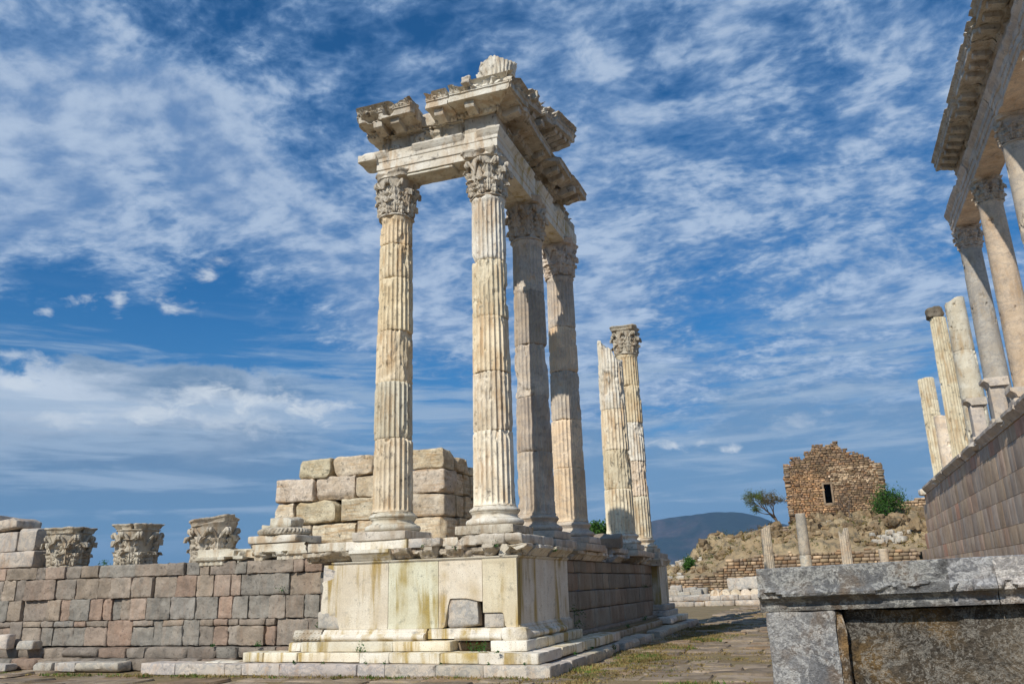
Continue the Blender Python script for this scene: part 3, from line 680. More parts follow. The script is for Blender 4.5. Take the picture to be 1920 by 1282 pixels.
# ------------------------------------------------------------------ entablature of the corner
def anthemion(seed, pitch=0.34, z0=0.0, z1=0.35):
    """palmettes and scrolls in relief: a sum of rings and fans along the moulding"""
    def f(S, Z, O):
        u = (S/pitch) % 1.0-0.5; v = (Z-z0)/(z1-z0); on = (v > 0.05) & (v < 1.0) & (O > 0.3)
        a1 = np.arctan2(v+0.12, u*1.25); fan = 0.5+0.5*np.cos(a1*13); r1 = np.hypot(u*1.3, v+0.1)
        pal = fan*(r1 > 0.30)*(r1 < 1.0-0.25*np.abs(u)*2)
        us = ((S/pitch+0.5) % 1.0)-0.5; r2 = np.hypot(us*pitch/(z1-z0), v-0.33); sp = 0.5+0.5*np.cos(r2*34-np.arctan2(v-0.33, us))
        k = np.where(r2 < 0.32, sp, pal)
        return np.where(on, 0.075*k-0.04, 0)+0.02*fbm(np.stack([S, Z, O*0+seed], 1), 9, seed, 3)*on
    return f
def beads(seed, pitch, amp, lo, hi):
    def f(S, Z, O): return np.where((Z > lo) & (Z < hi), amp*(np.abs(np.sin(S/pitch*math.pi))-0.5), 0)
    return f
ARCH = [(-0.38, 11.38), (0.0, 11.38), (0.0, 11.54), (0.025, 11.555), (0.03, 11.56), (0.03, 11.72), (0.05, 11.735), (0.055, 11.75), (0.055, 11.80), (0.07, 11.82), (0.09, 11.84), (0.13, 11.91), (0.14, 11.925), (0.14, 11.955), (-0.38, 11.955)]
ARCH = [(a, 11.24+(b-11.38)*1.15) for a, b in ARCH]
ATOP = ARCH[-1][1]; FZ0, FZ1 = ATOP+0.003, 12.33; XR, YF = -5.97, 16.02
def corona(mb, p0, p1, out, slope=0.0, seed=0, bite=0.0, sima=True, proj=0.58, z=12.33, back=-0.75, mods=True, ends=(0, 0), mpitch=0.46, bth=0.2, relief=True, sh=0.58, tint=(1, 1, 1), mend=0.1):
    """one cornice stone: bed, scroll brackets, drip slab and the carved gutter above"""
    p0 = np.array(p0, float); p1 = np.array(p1, float); L = np.linalg.norm((p1-p0)[:2]); d = (p1-p0)/L; d[2] = 0; o = np.array([*out, 0.0])
    q0 = np.array([p0[0], p0[1], 0]); q1 = np.array([p1[0], p1[1], 0])
    bed = [(back, z), (0.06, z), (0.08, z+0.03), (0.09, z+0.07), (0.15, z+0.12), (proj-0.08, z+0.17), (proj-0.08, z+0.16), (proj, z+0.16), (proj, z+0.30), (proj+0.03, z+0.32), (proj+0.03, z+0.345)]
    if sima: bed += [(proj+a_, z+0.345+b_*sh) for a_, b_ in ((0.04, 0.015), (0.045, 0.055), (0.02, 0.10), (0.01, 0.16), (0.04, 0.23), (0.09, 0.29), (0.12, 0.32), (0.11, 0.345), (0.0, 0.355))]+[(back, z+0.345+0.2*sh)]
    else: bed += [(proj, z+0.37), (back, z+0.40)]
    V, Q, G = sweep(bed, q0, q1, out, res=0.028 if sima else 0.05, seed=seed, amp=0.012, bite=bite, bth=bth, slope=slope, relief=(lambda S, Z_, O: (anthemion(seed, 0.30, z+0.345+0.03*sh, z+0.345+0.345*sh)(S, Z_, O) if sima else 0)+np.where((Z_ > z+0.005) & (Z_ < z+0.085) & (O > 0) & (O < 0.14), 0.05*((S/0.11) % 1 < 0.55), 0)) if relief else None, core=-0.1, pres=0.03 if sima else 0.06, ragged=0.05, ends=ends, cap_rings=0 if 1 in ends else 7, cap_rough=0.10)
    mb.add(V, Q, G, tint)
    if mods:
        n = max(1, int((L-mend)/mpitch)); st = (L-n*mpitch)/2+mpitch/2
        for i in range(n):
            s = st+i*mpitch; c = q0+d*s; zz = z+0.155+slope*s-0.15
            if np.random.default_rng(seed*7+i).random() < bite*0.6: continue
            pr = [(0.08, zz), (0.14, zz-0.05), (0.22, zz-0.06), (0.34, zz-0.01), (0.44, zz+0.0), (proj-0.12, zz+0.03), (proj-0.10, zz+0.10), (proj-0.10, zz+0.17), (0.08, zz+0.17)]
            V, Q, G = sweep(pr, c-d*0.115, c+d*0.115, out, res=0.05, seed=seed+i, amp=0.010, pres=0.05); mb.add(V, Q, G, tint)
def build_entablature():
    t = thing('entablature', 'carved marble beam and broken pediment corner carried by the four front columns', 'entablature', (XR, YF, 11.24))
    A = MB(); XL = -9.10
    V, Q, G = sweep(ARCH, (XL, YF, 0), (XR, YF, 0), (0, -1), seed=1, amp=0.005, core=0.045, pres=0.03, ends=(0.3, 1), gaps=((0.35, 1.0, 0.16), (2.28, 2.62, 0.17)), res=0.03); A.add(V, Q, G)
    block(A, -9.62, -9.08, YF-0.16, YF+0.5, 11.70, 11.90, seed=48, res=0.04, r=0.02, chip=0.10, amp=0.05, cuts=2)
    A.build('front_beam', MA['cream'], t, smooth=30)
    A = MB(); block(A, -9.10, -6.36, YF+0.385, YF+0.76, 11.245, ATOP-0.002, seed=4, res=0.12, r=0.02, chip=0.10, amp=0.01); 
    block(A, -8.35, -7.1, YF+0.02, YF+0.45, 11.15, 11.26, seed=44, res=0.1, r=0.02, chip=0.12, amp=0.02, rz=0); A.build('inner_beam', MA['cream'], t)
    A = MB(); V, Q, G = sweep(ARCH, (XR, YF, 0), (XR, 22.75, 0), (1, 0), seed=2, amp=0.004, core=0.045, pres=0.03, ends=(1, 0), gaps=((2.55, 2.9, 0.16), (4.1, 4.5, 0.14), (5.2, 6.8, 0.12)), res=0.04); A.add(V, Q, G)
    A.build('side_beam', MA['panel'], t, smooth=30)
    A = MB(); block(A, -6.73, -6.355, YF+0.40, 22.72, 11.242, ATOP-0.003, seed=6, res=0.15, r=0.02, chip=0.05, amp=0.01); A.build('inner_beam', MA['cream'], t)
    # frieze stones, front then side
    def frz(S, Z, O):
        v = (Z-FZ0)/(FZ1-FZ0); tri = (np.abs(((S/0.52) % 1)-0.5) < 0.16)
        fl = np.where(tri, 0.03*np.cos((S/0.052)*math.pi), 0)+0.09*sstep(fbm(np.stack([S*2.2, Z*2.2, S*0+3], 1), 1.8, 4, 4), 0.05, 0.4)
        return np.where((v > 0.02) & (v < 0.95) & (O > -0.1), fl, 0)
    for k, (a, b, bt) in enumerate(((-9.02, -7.62, 0.12), (-7.60, -6.80, 0.06))):
        F_ = MB(); V, Q, G = sweep([(-0.62, FZ0), (-0.02, FZ0), (-0.02, FZ1-0.06), (0.03, FZ1-0.05), (0.04, FZ1-0.01), (-0.62, FZ1-0.004)], (a, YF, 0), (b, YF, 0), (0, -1), res=0.03, seed=20+k, amp=0.02, bite=bt, bth=0.2, relief=frz, pres=0.03, core=-0.2, ragged=0.05)
        F_.add(V, Q, G); F_.build('frieze_block', MA['carved'], t)
    F_ = MB(); block(F_, -6.78, XR+0.0, YF+0.01, YF+0.75, FZ0, FZ1-0.004, res=0.1, r=0.02, chip=0.04, amp=0.02, seed=5); F_.build('frieze_block', MA['carved'], t)
    for k, (a, b) in enumerate(((YF+0.78, 18.35), (18.37, 20.3), (20.33, 22.3))):
        F_ = MB(); V, Q, G = sweep([(-0.62, FZ0), (-0.03, FZ0), (-0.03, FZ1-0.06), (0.03, FZ1-0.05), (0.04, FZ1-0.01), (-0.62, FZ1-0.004)], (XR, a, 0), (XR, b, 0), (1, 0), res=0.035, seed=30+k, amp=0.035, bite=0.14, bth=0.12, relief=frz, pres=0.035, core=-0.25, ragged=0.12)
        F_.add(V, Q, G); F_.build('frieze_block', MA['carved'], t)
    F_ = MB(); block(F_, -6.6, XR+0.02, 22.25, 22.72, FZ0, FZ0+0.4, res=0.08, r=0.04, chip=0.2, amp=0.04, seed=55); F_.build('frieze_block', MA['carved'], t)
    # cornice along the front: the left stone tips outwards, a gap, then the corner stones
    c = MB(); corona(c, (-9.30, YF-0.05, 0), (-7.85, YF-0.05, 0), (0, -1), seed=41, bite=0.26, bth=0.16, z=12.27, proj=0.62, sh=0.5); c.build('cornice_block', MA['carved'], t)
    c = MB(); block(c, -8.4, -7.35, YF-0.1, YF+0.55, FZ1, FZ1+0.35, seed=71, res=0.09, r=0.03, chip=0.2, amp=0.05, tilt=(0, 0.05)); c.build('cornice_block', MA['carved'], t)
    c = MB(); corona(c, (-7.52, YF, 0), (-6.95, YF, 0), (0, -1), seed=43, bite=0.18, bth=0.2, z=FZ1-0.02, sh=0.5); c.build('cornice_block', MA['cream'], t)
    c = MB(); corona(c, (-6.93, YF, 0), (XR, YF, 0), (0, -1), seed=46, bite=0.10, bth=0.5, z=FZ1, ends=(0, 1)); c.build('cornice_block', MA['cream'], t)
    # level cornice of the side, in separate stones with the drip slab broken away between them
    for k, (a, b, bt, pj) in enumerate(((YF, 16.6, 0.05, 0.62), (16.62, 17.6, 0.5, 0.52), (17.62, 18.9, 0.5, 0.5), (19.0, 20.35, 0.35, 0.62), (20.4, 21.7, 0.45, 0.68))):
        c = MB(); corona(c, (XR, a, 0), (XR, b, 0), (1, 0), seed=50+k, bite=bt, bth=0.0 if bt > 0.4 else 0.2, sima=False, proj=pj, z=FZ1, ends=(1, 0) if k == 0 else (0, 0), mpitch=0.48); c.build('cornice_block', MA['carved'], t)
    # pediment wall and the raking cornice climbing away from the corner
    SL = 0.272
    P0 = MB(); y0, y1 = YF+0.9, 20.6
    V = [];  n = 20
    for i in range(n+1):
        y = y0+(y1-y0)*i/n; zt = 12.66+SL*(y-15.4)*0.98
        for x in (XR-0.06, XR-0.5):
            V += [[x, y, FZ1+0.35], [x, y, zt]]
    V = np.array(V); Q = []
    for i in range(n): a = i*4; Q += [[a, a+4, a+5, a+1], [a+2, a+3, a+7, a+6], [a+1, a+5, a+7, a+3]]
    a = n*4; V[:, 0] += 0.01*fbm(V, 2, 3); P0.add(V, Q, [[0, 1, 3, 2], [a, a+2, a+3, a+1]]); P0.build('pediment_wall', MA['panel'], t, smooth=20)
    for k, (a, b, bt, pj, cut) in enumerate(((15.42, 16.62, 0.0, 0.62, 1), (16.66, 17.75, 0.28, 0.62, 0), (17.8, 18.7, 0.34, 0.60, 0), (18.75, 20.80, 0.05, 0.70, 0))):
        c = MB(); zz = 12.36+SL*(a-15.6)
        if k == 0: corona(c, (XR, YF, 0), (XR, b, 0), (1, 0), seed=60, bite=0.12, bth=0.4, slope=SL*0.9, z=FZ1+0.015, proj=0.62, ends=(1, 0), mods=False)
        else: corona(c, (XR, a, 0), (XR, b, 0), (1, 0), seed=60+k, bite=bt, bth=0.15, slope=SL, z=zz, proj=pj, mpitch=0.46)
        c.build('raking_cornice_block', MA['carved'], t)
    c = MB(); V, Q = stone((0.34, 0.28, 0.30), res=0.03, r=0.04, chip=0.12, amp=0.08, seed=9, ns=6); c.add(*put((V, Q), (XR+0.62, 16.95, 13.18), 0.2, (0.2, 0.1))); c.build('lion_spout', MA['carved'], t)
    # lion-head spout and ridge stone on the corner
    c = MB(); V, Q = stone((0.22, 0.22, 0.20), res=0.025, r=0.03, chip=0.10, amp=0.06, seed=12, ns=7); c.add(*put((V, Q), (-6.42, YF-0.66, 12.86))); c.build('lion_spout', MA['carved'], t)
    fin = MB()                                             # the fan-like acroterion stump
    n, m = 120, 14; th = np.linspace(0, 2*math.pi, n, endpoint=False); zz = np.linspace(0, 0.50, m)
    T, Z = np.meshgrid(th, zz, indexing='ij'); T = T.ravel(); Z = Z.ravel(); Rr = 0.30+0.15*(Z/0.5)**0.8+0.05*np.abs(np.sin(T*13+Z*3))*(Z > 0.02)
    P = np.stack([Rr*np.cos(T), Rr*0.8*np.sin(T), Z], 1); P += (0.05*fbm(P, 3, 8, 3))[:, None]*np.array([1, 1, 0.6]); P[:, 2] *= 0.9+0.3*fbm(P*[1, 1, 0], 2.6, 5, 2)
    fin.add(P+np.array([-5.85, YF-0.15, 12.86]), grid(n, m, True), [list(np.arange(n)*m+m-1), list((np.arange(n)*m)[::-1])]); fin.build('acroterion', MA['cream'], t, smooth=30)
    fin = MB(); V, Q = stone((0.30, 0.26, 0.34), res=0.03, r=0.04, chip=0.12, amp=0.08, seed=15, ns=6); fin.add(*put((V, Q), (-6.08, YF-0.18, 13.38), 0.3)); fin.build('acroterion', MA['carved'], t)
build_entablature()
# ------------------------------------------------------------------ podium, steps and terrace walls
XD, YD, XW = -5.68, 15.78, -5.93
def run_blocks(mb, x0, y0, x1, y1, z0, z1, depth, widths, out, seed=0, tints=None, gap=0.006, **k):
    """a course of blocks from (x0,y0) to (x1,y1), face outwards"""
    L = math.hypot(x1-x0, y1-y0); a = math.atan2(y1-y0, x1-x0); s = 0; i = 0; r = np.random.default_rng(seed)
    while s < L-0.02:
        wd = widths[i % len(widths)]*(r.uniform(0.85, 1.15)); wd = min(wd, L-s)
        if L-s-wd < 0.25: wd = L-s
        cx = x0+(s+wd/2)*math.cos(a)-out[0]*depth/2; cy = y0+(s+wd/2)*math.sin(a)-out[1]*depth/2
        kk = dict(k); j = kk.pop('jut', 0)*r.uniform(-1, 1); ch = kk.pop('drop', 0)
        hh = z1-z0-(0.12*r.random() if r.random() < ch else 0)
        V, Q = stone((wd-gap, depth, hh-gap), seed=seed*101+i, **kk)
        tt = tints(r) if tints else (1, 1, 1)
        mb.add(*put((V, Q), (cx+out[0]*j, cy+out[1]*j, z0+hh/2), a), tint=tt); s += wd; i += 1
def mt(r): k = r.uniform(0.88, 1.1); return (k, k*r.uniform(0.96, 1.0), k*r.uniform(0.86, 1.0))
def build_steps():
    t = thing('marble_steps', 'two low marble steps round the corner podium, worn and patched', 'steps', (-4.8, 14.92, 0))
    for (nm, e, z0, z1, xl, ye, sd) in (('lower_step', 0.0, -0.03, 0.212, -14.3, 26.4, 1), ('upper_step', 0.28, 0.214, 0.41, -11.8, 21.75, 2)):
        X, Y = -4.79-e, 14.92+e*0.75
        mb = MB(); dz = 0.0
        run_blocks(mb, X-0.0, Y, xl, Y+0.35, z0, z1, 0.55, [1.3, 0.9, 1.15, 0.7, 1.6, 0.95, 0.5], (0, -1), seed=sd, tints=mt, res=0.06, r=0.006, chip=0.05, amp=0.008, cs=2.4, ns=5)
        if nm == 'lower_step':
            for (a, b, jt) in ((Y+0.56, 19.75, 0), (19.8, 20.85, -0.12), (21.0, 24.7, 0.0)):
                run_blocks(mb, X+jt, a, X+jt, b, z0, z1-0.02, 0.55, [0.75, 1.1, 0.6, 0.9], (1, 0), seed=sd+5+int(a), tints=mt, res=0.06, r=0.008, chip=0.09, amp=0.012, cs=2.4, jut=0.012)
        else:
            run_blocks(mb, X, Y+0.56, X, 21.7, z0, z1, 0.55, [0.9, 1.15, 0.75], (1, 0), seed=sd+5, tints=mt, res=0.06, r=0.006, chip=0.06, amp=0.008, cs=2.4)
            run_blocks(mb, X-0.32, 21.8, X-0.32, 29.5, z0-0.1, z1-0.06, 0.5, [1.4, 1.0], (1, 0), seed=60, tints=lambda r: (0.55, 0.48, 0.42), res=0.12, r=0.03, chip=0.12, amp=0.02)
        mb.build(nm, MA['white'] if nm == 'lower_step' else MA['panel'], t, smooth=40)
    X, z0, z1, sd = -4.79, -0.03, 0.212, 1; mb = MB()
    run_blocks(mb, X-0.05, 25.9, X-0.02, 34.0, z0, z1-0.03, 0.55, [1.4, 1.0, 1.9], (1, 0), seed=33, tints=mt, res=0.09, r=0.02, chip=0.10, amp=0.012, cs=1.4)
    run_blocks(mb, X-0.55, 33.95, X-2.4, 33.95, z0, z1-0.02, 0.5, [1.0], (0, 1), seed=35, res=0.12, r=0.02, chip=0.08)
    kidlabel(mb.build('lower_step', MA['white'], t, smooth=40), 'far stretch of the low step, rougher and more broken')
    mb = MB(); run_blocks(mb, -5.07, 29.5, -5.07, 33.1, 0.214, 0.41, 0.6, [1.5, 1.1], (1, 0), seed=11, tints=mt, res=0.08, r=0.015, chip=0.08, amp=0.008)
    kidlabel(mb.build('upper_step', MA['panel'], t, smooth=40), 'short upper step before the far pier')
    # infill so that nothing is hollow behind the treads
    mb = MB(); block(mb, -13.9, -5.25, 15.4, 34.0, -0.05, 0.195, res=1.5, r=0.02, chip=0.0, amp=0.0); block(mb, -11.6, -5.5, 15.55, 33.6, 0.15, 0.395, res=1.5, r=0.02, chip=0, amp=0)
    mb.build('rubble_fill', MA['soil'], t)
build_steps()
TOR = arc(0.10, 0.06, 0.06, -90, 85, 8)
def build_podium():
    t = thing('corner_podium', 'marble-faced podium under the two front columns, cream panels streaked with rust and moss', 'podium', (XD, YD, 0.41))
    XL = -10.12
    mb = MB()                                              # plinth course
    PX_, PY_ = -5.42, 15.5
    run_blocks(mb, -7.0, PY_, -10.4, PY_, 0.412, 0.605, 0.5, [1.35, 1.9], (0, -1), seed=71, tints=mt, res=0.08, r=0.008, chip=0.03, amp=0.003)
    block(mb, -6.16, PX_, PY_, PY_+0.5, 0.412, 0.605, res=0.08, r=0.008, chip=0.03, amp=0.003, seed=2)
    run_blocks(mb, PX_, PY_+0.505, PX_, 19.5, 0.412, 0.605, 0.5, [1.3, 0.9, 1.2], (1, 0), seed=73, tints=mt, res=0.08, r=0.012, chip=0.06, amp=0.005)
    block(mb, -10.72, -10.42, PY_+0.02, PY_+0.45, 0.412, 0.60, res=0.06, r=0.03, chip=0.10, amp=0.02, seed=9)
    block(mb, -7.0, -6.2, PY_+0.35, PY_+0.6, 0.40, 0.58, res=0.1, r=0.03, chip=0.08, amp=0.02, tint=(0.35, 0.3, 0.25), seed=10)
    mb.build('plinth_course', MA['panel'], t, smooth=40)
    # swelling base moulding
    bm = [(-0.3, 0.607), (0.17, 0.607)]+[(0.10+0.085*math.sin(math.radians(a)), 0.675-0.065*math.cos(math.radians(a))) for a in range(10, 181, 17)]+[(0.085, 0.755), (0.085, 0.775), (0.05, 0.80), (0.045, 0.825), (-0.3, 0.825)]
    mb = MB()
    for (a, b, bt, sd) in ((-7.62, -10.0, 0.0, 1), (-6.98, -7.60, 0.26, 2), (-5.98, -6.96, 0.0, 3)):
        V, Q, G = sweep(bm, (b, YD, 0), (a, YD, 0), (0, -1), seed=sd, res=0.05, amp=0.003, bite=bt, bth=-0.3, ragged=0.04, core=0.02); mb.add(V, Q, G)
    block(mb, -5.97, -5.50, YD-0.17, YD+0.35, 0.607, 0.82, res=0.045, r=0.03, chip=0.16, amp=0.03, seed=5)
    for (a, b, bt, sd) in ((16.16, 17.75, 0.03, 4), (17.78, 18.5, 0.12, 7)):
        V, Q, G = sweep(bm, (XD, a, 0), (XD, b, 0), (1, 0), seed=sd, res=0.05, amp=0.003, bite=bt, bth=0.2, ragged=0.05, core=0.0); mb.add(V, Q, G)
    block(mb, XD-0.3, XD+0.10, 18.52, 19.3, 0.607, 0.86, res=0.06, r=0.03, chip=0.13, amp=0.03, seed=6, tint=(0.7, 0.68, 0.66))
    mb.build('base_moulding', MA['panel'], t, smooth=40)
    mb = MB(); V, Q, G = sweep(bm, (-10.68, YD, 0), (-10.02, YD, 0), (0, -1), seed=8, res=0.02, amp=0.01, ragged=0.05, relief=lambda S, Z, O: np.where(O > 0.05, 0.018*np.sin(S*70+Z*60)*np.sin(Z*110), 0), pres=0.015); mb.add(V, Q, G); kidlabel(mb.build('base_moulding', MA['carved'], t), 'original fragment carved with a braided band')
    # upright facing slabs
    xs = [XL, -8.52, -7.38, -6.42, XD]
    for k in range(4):
        mb = MB(); a, b = xs[k], xs[k+1]; nx = max(20, int((b-a)/0.04)); nz = 44
        for sgn in (0,):
            U, Z = np.meshgrid(np.linspace(a+0.005, b-0.005, nx), np.linspace(0.828, 2.13, nz), indexing='ij'); U = U.ravel(); Z = Z.ravel()
            y = np.full(U.shape, YD)+0.003*fbm(np.stack([U, Z, U*0], 1), 3, k, 3)
            if k == 3: y = y-0.012*((U > b-0.17) | (Z < 0.90) | (Z > 2.06))
            else: y = y-0.012*((Z < 0.88))
            hole = None
            if k == 0:    # left slab: ragged left edge with two older stones let in
                lim = a+0.02+0.03*vnoise(np.stack([Z*6, Z*0, Z*0], 1), 1, 3)+0.30*sstep(Z, 1.78, 1.85)*sstep(Z, 2.12, 2.0)+0.42*sstep(Z, 1.17, 1.05)
                U = np.maximum(U, lim)
            if k == 2:    # big missing corner, lower right
                lim = 0.83+0.56*sstep(U, b-0.85, b-0.70)*(1-0.12*sstep(U, b-0.4, b)); Z = np.maximum(Z, np.where(U > b-0.86, lim, 0.828))
            if k == 3:
                lim = 0.83+0.28*sstep(U, a+0.48, a+0.42); Z = np.maximum(Z, lim)
            F_ = np.stack([U, y, Z], 1); B_ = F_+[0, 0.16, 0]; n0 = nx*nz; Qf = grid(nx, nz)
            ring = [i*nz for i in range(nx)]+[(nx-1)*nz+j for j in range(1, nz)]+[i*nz+nz-1 for i in range(nx-2, -1, -1)]+[j for j in range(nz-2, 0, -1)]
            rim = [[ring[i], ring[(i+1) % len(ring)], ring[(i+1) % len(ring)]+n0, ring[i]+n0] for i in range(len(ring))]
            mb.add(np.concatenate([F_, B_]), np.concatenate([Qf, Qf[:, ::-1]+n0, np.array(rim)[:, ::-1]]), tint=[(1, 0.96, 0.91), (0.86, 0.89, 0.78), (1.04, 0.99, 0.94), (0.97, 0.92, 0.80)][k])
        o = mb.build('facing_slab', MA['panel'], t, smooth=30)
    mb = MB(); mb2 = MB()
    block(mb, -9.98-0.12, -9.78, YD+0.0, YD+0.2, 1.72, 2.12, res=0.05, r=0.03, chip=0.09, amp=0.01, seed=11); kidlabel(mb.build('facing_patch', MA['white'], t), 'small upright bluish patch stone at the top left')
    mb = MB(); block(mb, -10.2, -9.64, YD+0.005, YD+0.25, 0.828, 1.19, res=0.05, r=0.04, chip=0.12, amp=0.012, seed=12); kidlabel(mb.build('facing_patch', MA['white'], t), 'white patch stone at the lower left')
    mb = MB(); block(mb, -7.24, -6.53, YD+0.02, YD+0.24, 0.83, 1.42, res=0.035, r=0.02, chip=0.18, amp=0.015, seed=17, tilt=(0, -0.06)); kidlabel(mb.build('facing_patch', MA['white'], t), 'large bluish veined patch stone with a slanting top')
    mb = MB(); block(mb, -6.40, -5.98, YD+0.02, YD+0.24, 0.832, 1.10, res=0.05, r=0.02, chip=0.06, amp=0.008, seed=14); kidlabel(mb.build('facing_patch', MA['white'], t), 'small bluish patch stone at the lower right')
    # right-hand side: one smooth face
    mb = MB(); block(mb, XD-0.16, XD+0.001, YD+0.165, 17.5, 0.828, 2.13, res=0.3, r=0.004, chip=0, amp=0.002, seed=3); block(mb, XD-0.16, XD, 17.505, 19.28, 0.828, 2.13, res=0.3, r=0.004, chip=0, amp=0.002, seed=4)
    V, Q, G = sweep([(-0.1, 0.83), (0.03, 0.83), (0.02, 0.86), (0.0, 0.875), (-0.1, 0.875)], (XD, YD+0.01, 0), (XD, 19.28, 0), (1, 0), seed=4, amp=0.001); mb.add(V, Q, G)
    mb.build('side_facing', MA['panel'], t, smooth=30)
    mb = MB(); block(mb, -9.95, XD-0.17, YD+0.27, 19.2, 0.5, 2.14, res=0.5, r=0.02, chip=0, amp=0.01, tint=(0.5, 0.42, 0.36)); mb.build('core', MA['brown'], t)
    # fillet over the slabs
    fl = [(-0.2, 2.133), (0.015, 2.133), (0.02, 2.15), (0.04, 2.157), (0.045, 2.18), (-0.2, 2.18)]
    mb = MB(); V, Q, G = sweep(fl, (XL+0.25, YD, 0), (XD, YD, 0), (0, -1), seed=5, amp=0.002, ends=(0, 1)); mb.add(V, Q, G)
    V, Q, G = sweep(fl, (XD, YD, 0), (XD, 19.28, 0), (1, 0), seed=6, amp=0.002, ends=(1, 0)); mb.add(V, Q, G); mb.build('fillet', MA['panel'], t, smooth=30)
    # crowning moulding: sound on the left, shattered elsewhere
    cr = [(-0.35, 2.184), (0.05, 2.184), (0.07, 2.20), (0.10, 2.25), (0.19, 2.32), (0.20, 2.335), (0.22, 2.34), (0.22, 2.40), (0.18, 2.41), (-0.35, 2.41)]
    mb = MB(); V, Q, G = sweep(cr, (-9.35, YD, 0), (-8.42, YD, 0), (0, -1), seed=9, amp=0.004, bite=0.04, bth=0.3); mb.add(V, Q, G); mb.build('crown_moulding', MA['panel'], t, smooth=30)
    def eggs(S, Z, O): return np.where((Z > 2.2) & (Z < 2.33) & (O > 0), 0.035*np.abs(np.cos(S/0.13*math.pi))-0.02, 0)
    for (a, b, bt, sd) in ((-10.55, -9.37, 0.12, 1), (-8.40, -7.98, 0.10, 2), (-7.96, -7.4, 0.22, 3), (-7.38, -6.9, 0.30, 4), (-6.88, -6.3, 0.20, 6), (-6.28, -5.62, 0.34, 5)):
        mb = MB(); V, Q, G = sweep(cr, (a, YD+0.01, 0), (b, YD+0.01, 0), (0, -1), seed=sd+70, res=0.02, amp=0.025, bite=bt, bth=-0.1, relief=eggs, ragged=0.10, pres=0.025, core=-0.2); mb.add(V, Q, G, (0.95, 0.93, 0.9)); mb.build('crown_moulding', MA['carved'], t, smooth=40)
    for (a, b, bt, sd) in ((15.75, 16.5, 0.25, 1), (16.55, 17.55, 0.06, 2), (17.75, 19.1, 0.03, 3)):
        mb = MB(); V, Q, G = sweep(cr, (XD, a, 0), (XD, b, 0), (1, 0), seed=sd+80, res=0.03, amp=0.012, bite=bt, bth=0.0, ragged=0.10, pres=0.03, core=-0.2); mb.add(V, Q, G); mb.build('crown_moulding', MA['cream'], t, smooth=40)
    # top course under the column plinths, with rough stones
    for (a, b, y0, m_, ch, am, sd) in ((-9.58, -8.12, YD+0.02, 'panel', 0.02, 0.004, 1), (-10.55, -9.6, YD+0.06, 'cream', 0.06, 0.02, 2), (-8.1, -7.75, YD+0.06, 'white', 0.05, 0.01, 3), (-7.73, -7.32, YD-0.02, 'white', 0.14, 0.05, 4), (-7.3, -6.95, YD+0.03, 'cream', 0.14, 0.05, 5), (-6.93, -5.92, YD-0.06, 'carved', 0.16, 0.05, 6)):
        mb = MB(); block(mb, a, b, y0, YD+1.0, 2.414, 2.60, res=0.055, r=0.012, chip=ch, amp=am, seed=sd+90); mb.build('top_course_stone', MA[m_], t, smooth=45)
    mb = MB(); block(mb, -5.9, -5.55, YD-0.02, YD+1.5, 2.414, 2.60, res=0.06, r=0.02, chip=0.14, amp=0.04, seed=97); mb.build('top_course_stone', MA['carved'], t, smooth=45)
    mb = MB(); block(mb, -6.35, -5.62, 17.3, 18.1, 2.414, 2.61, res=0.08, r=0.02, chip=0.04, amp=0.01, seed=98); block(mb, -6.9, -5.6, 18.25, 19.9, 2.414, 2.60, res=0.1, r=0.015, chip=0.03, amp=0.01, seed=99)
    block(mb, -9.9, -6.9, YD+1.0, 20.5, 2.3, 2.58, res=0.3, r=0.02, chip=0.03, amp=0.02, seed=101); mb.build('top_course_stone', MA['grey'], t, smooth=45)
build_podium()
def btone(r):
    t = 1+0.75*(np.array(TONES[r.integers(len(TONES))])-1); k = r.uniform(0.84, 1.16); return tuple(t*k)
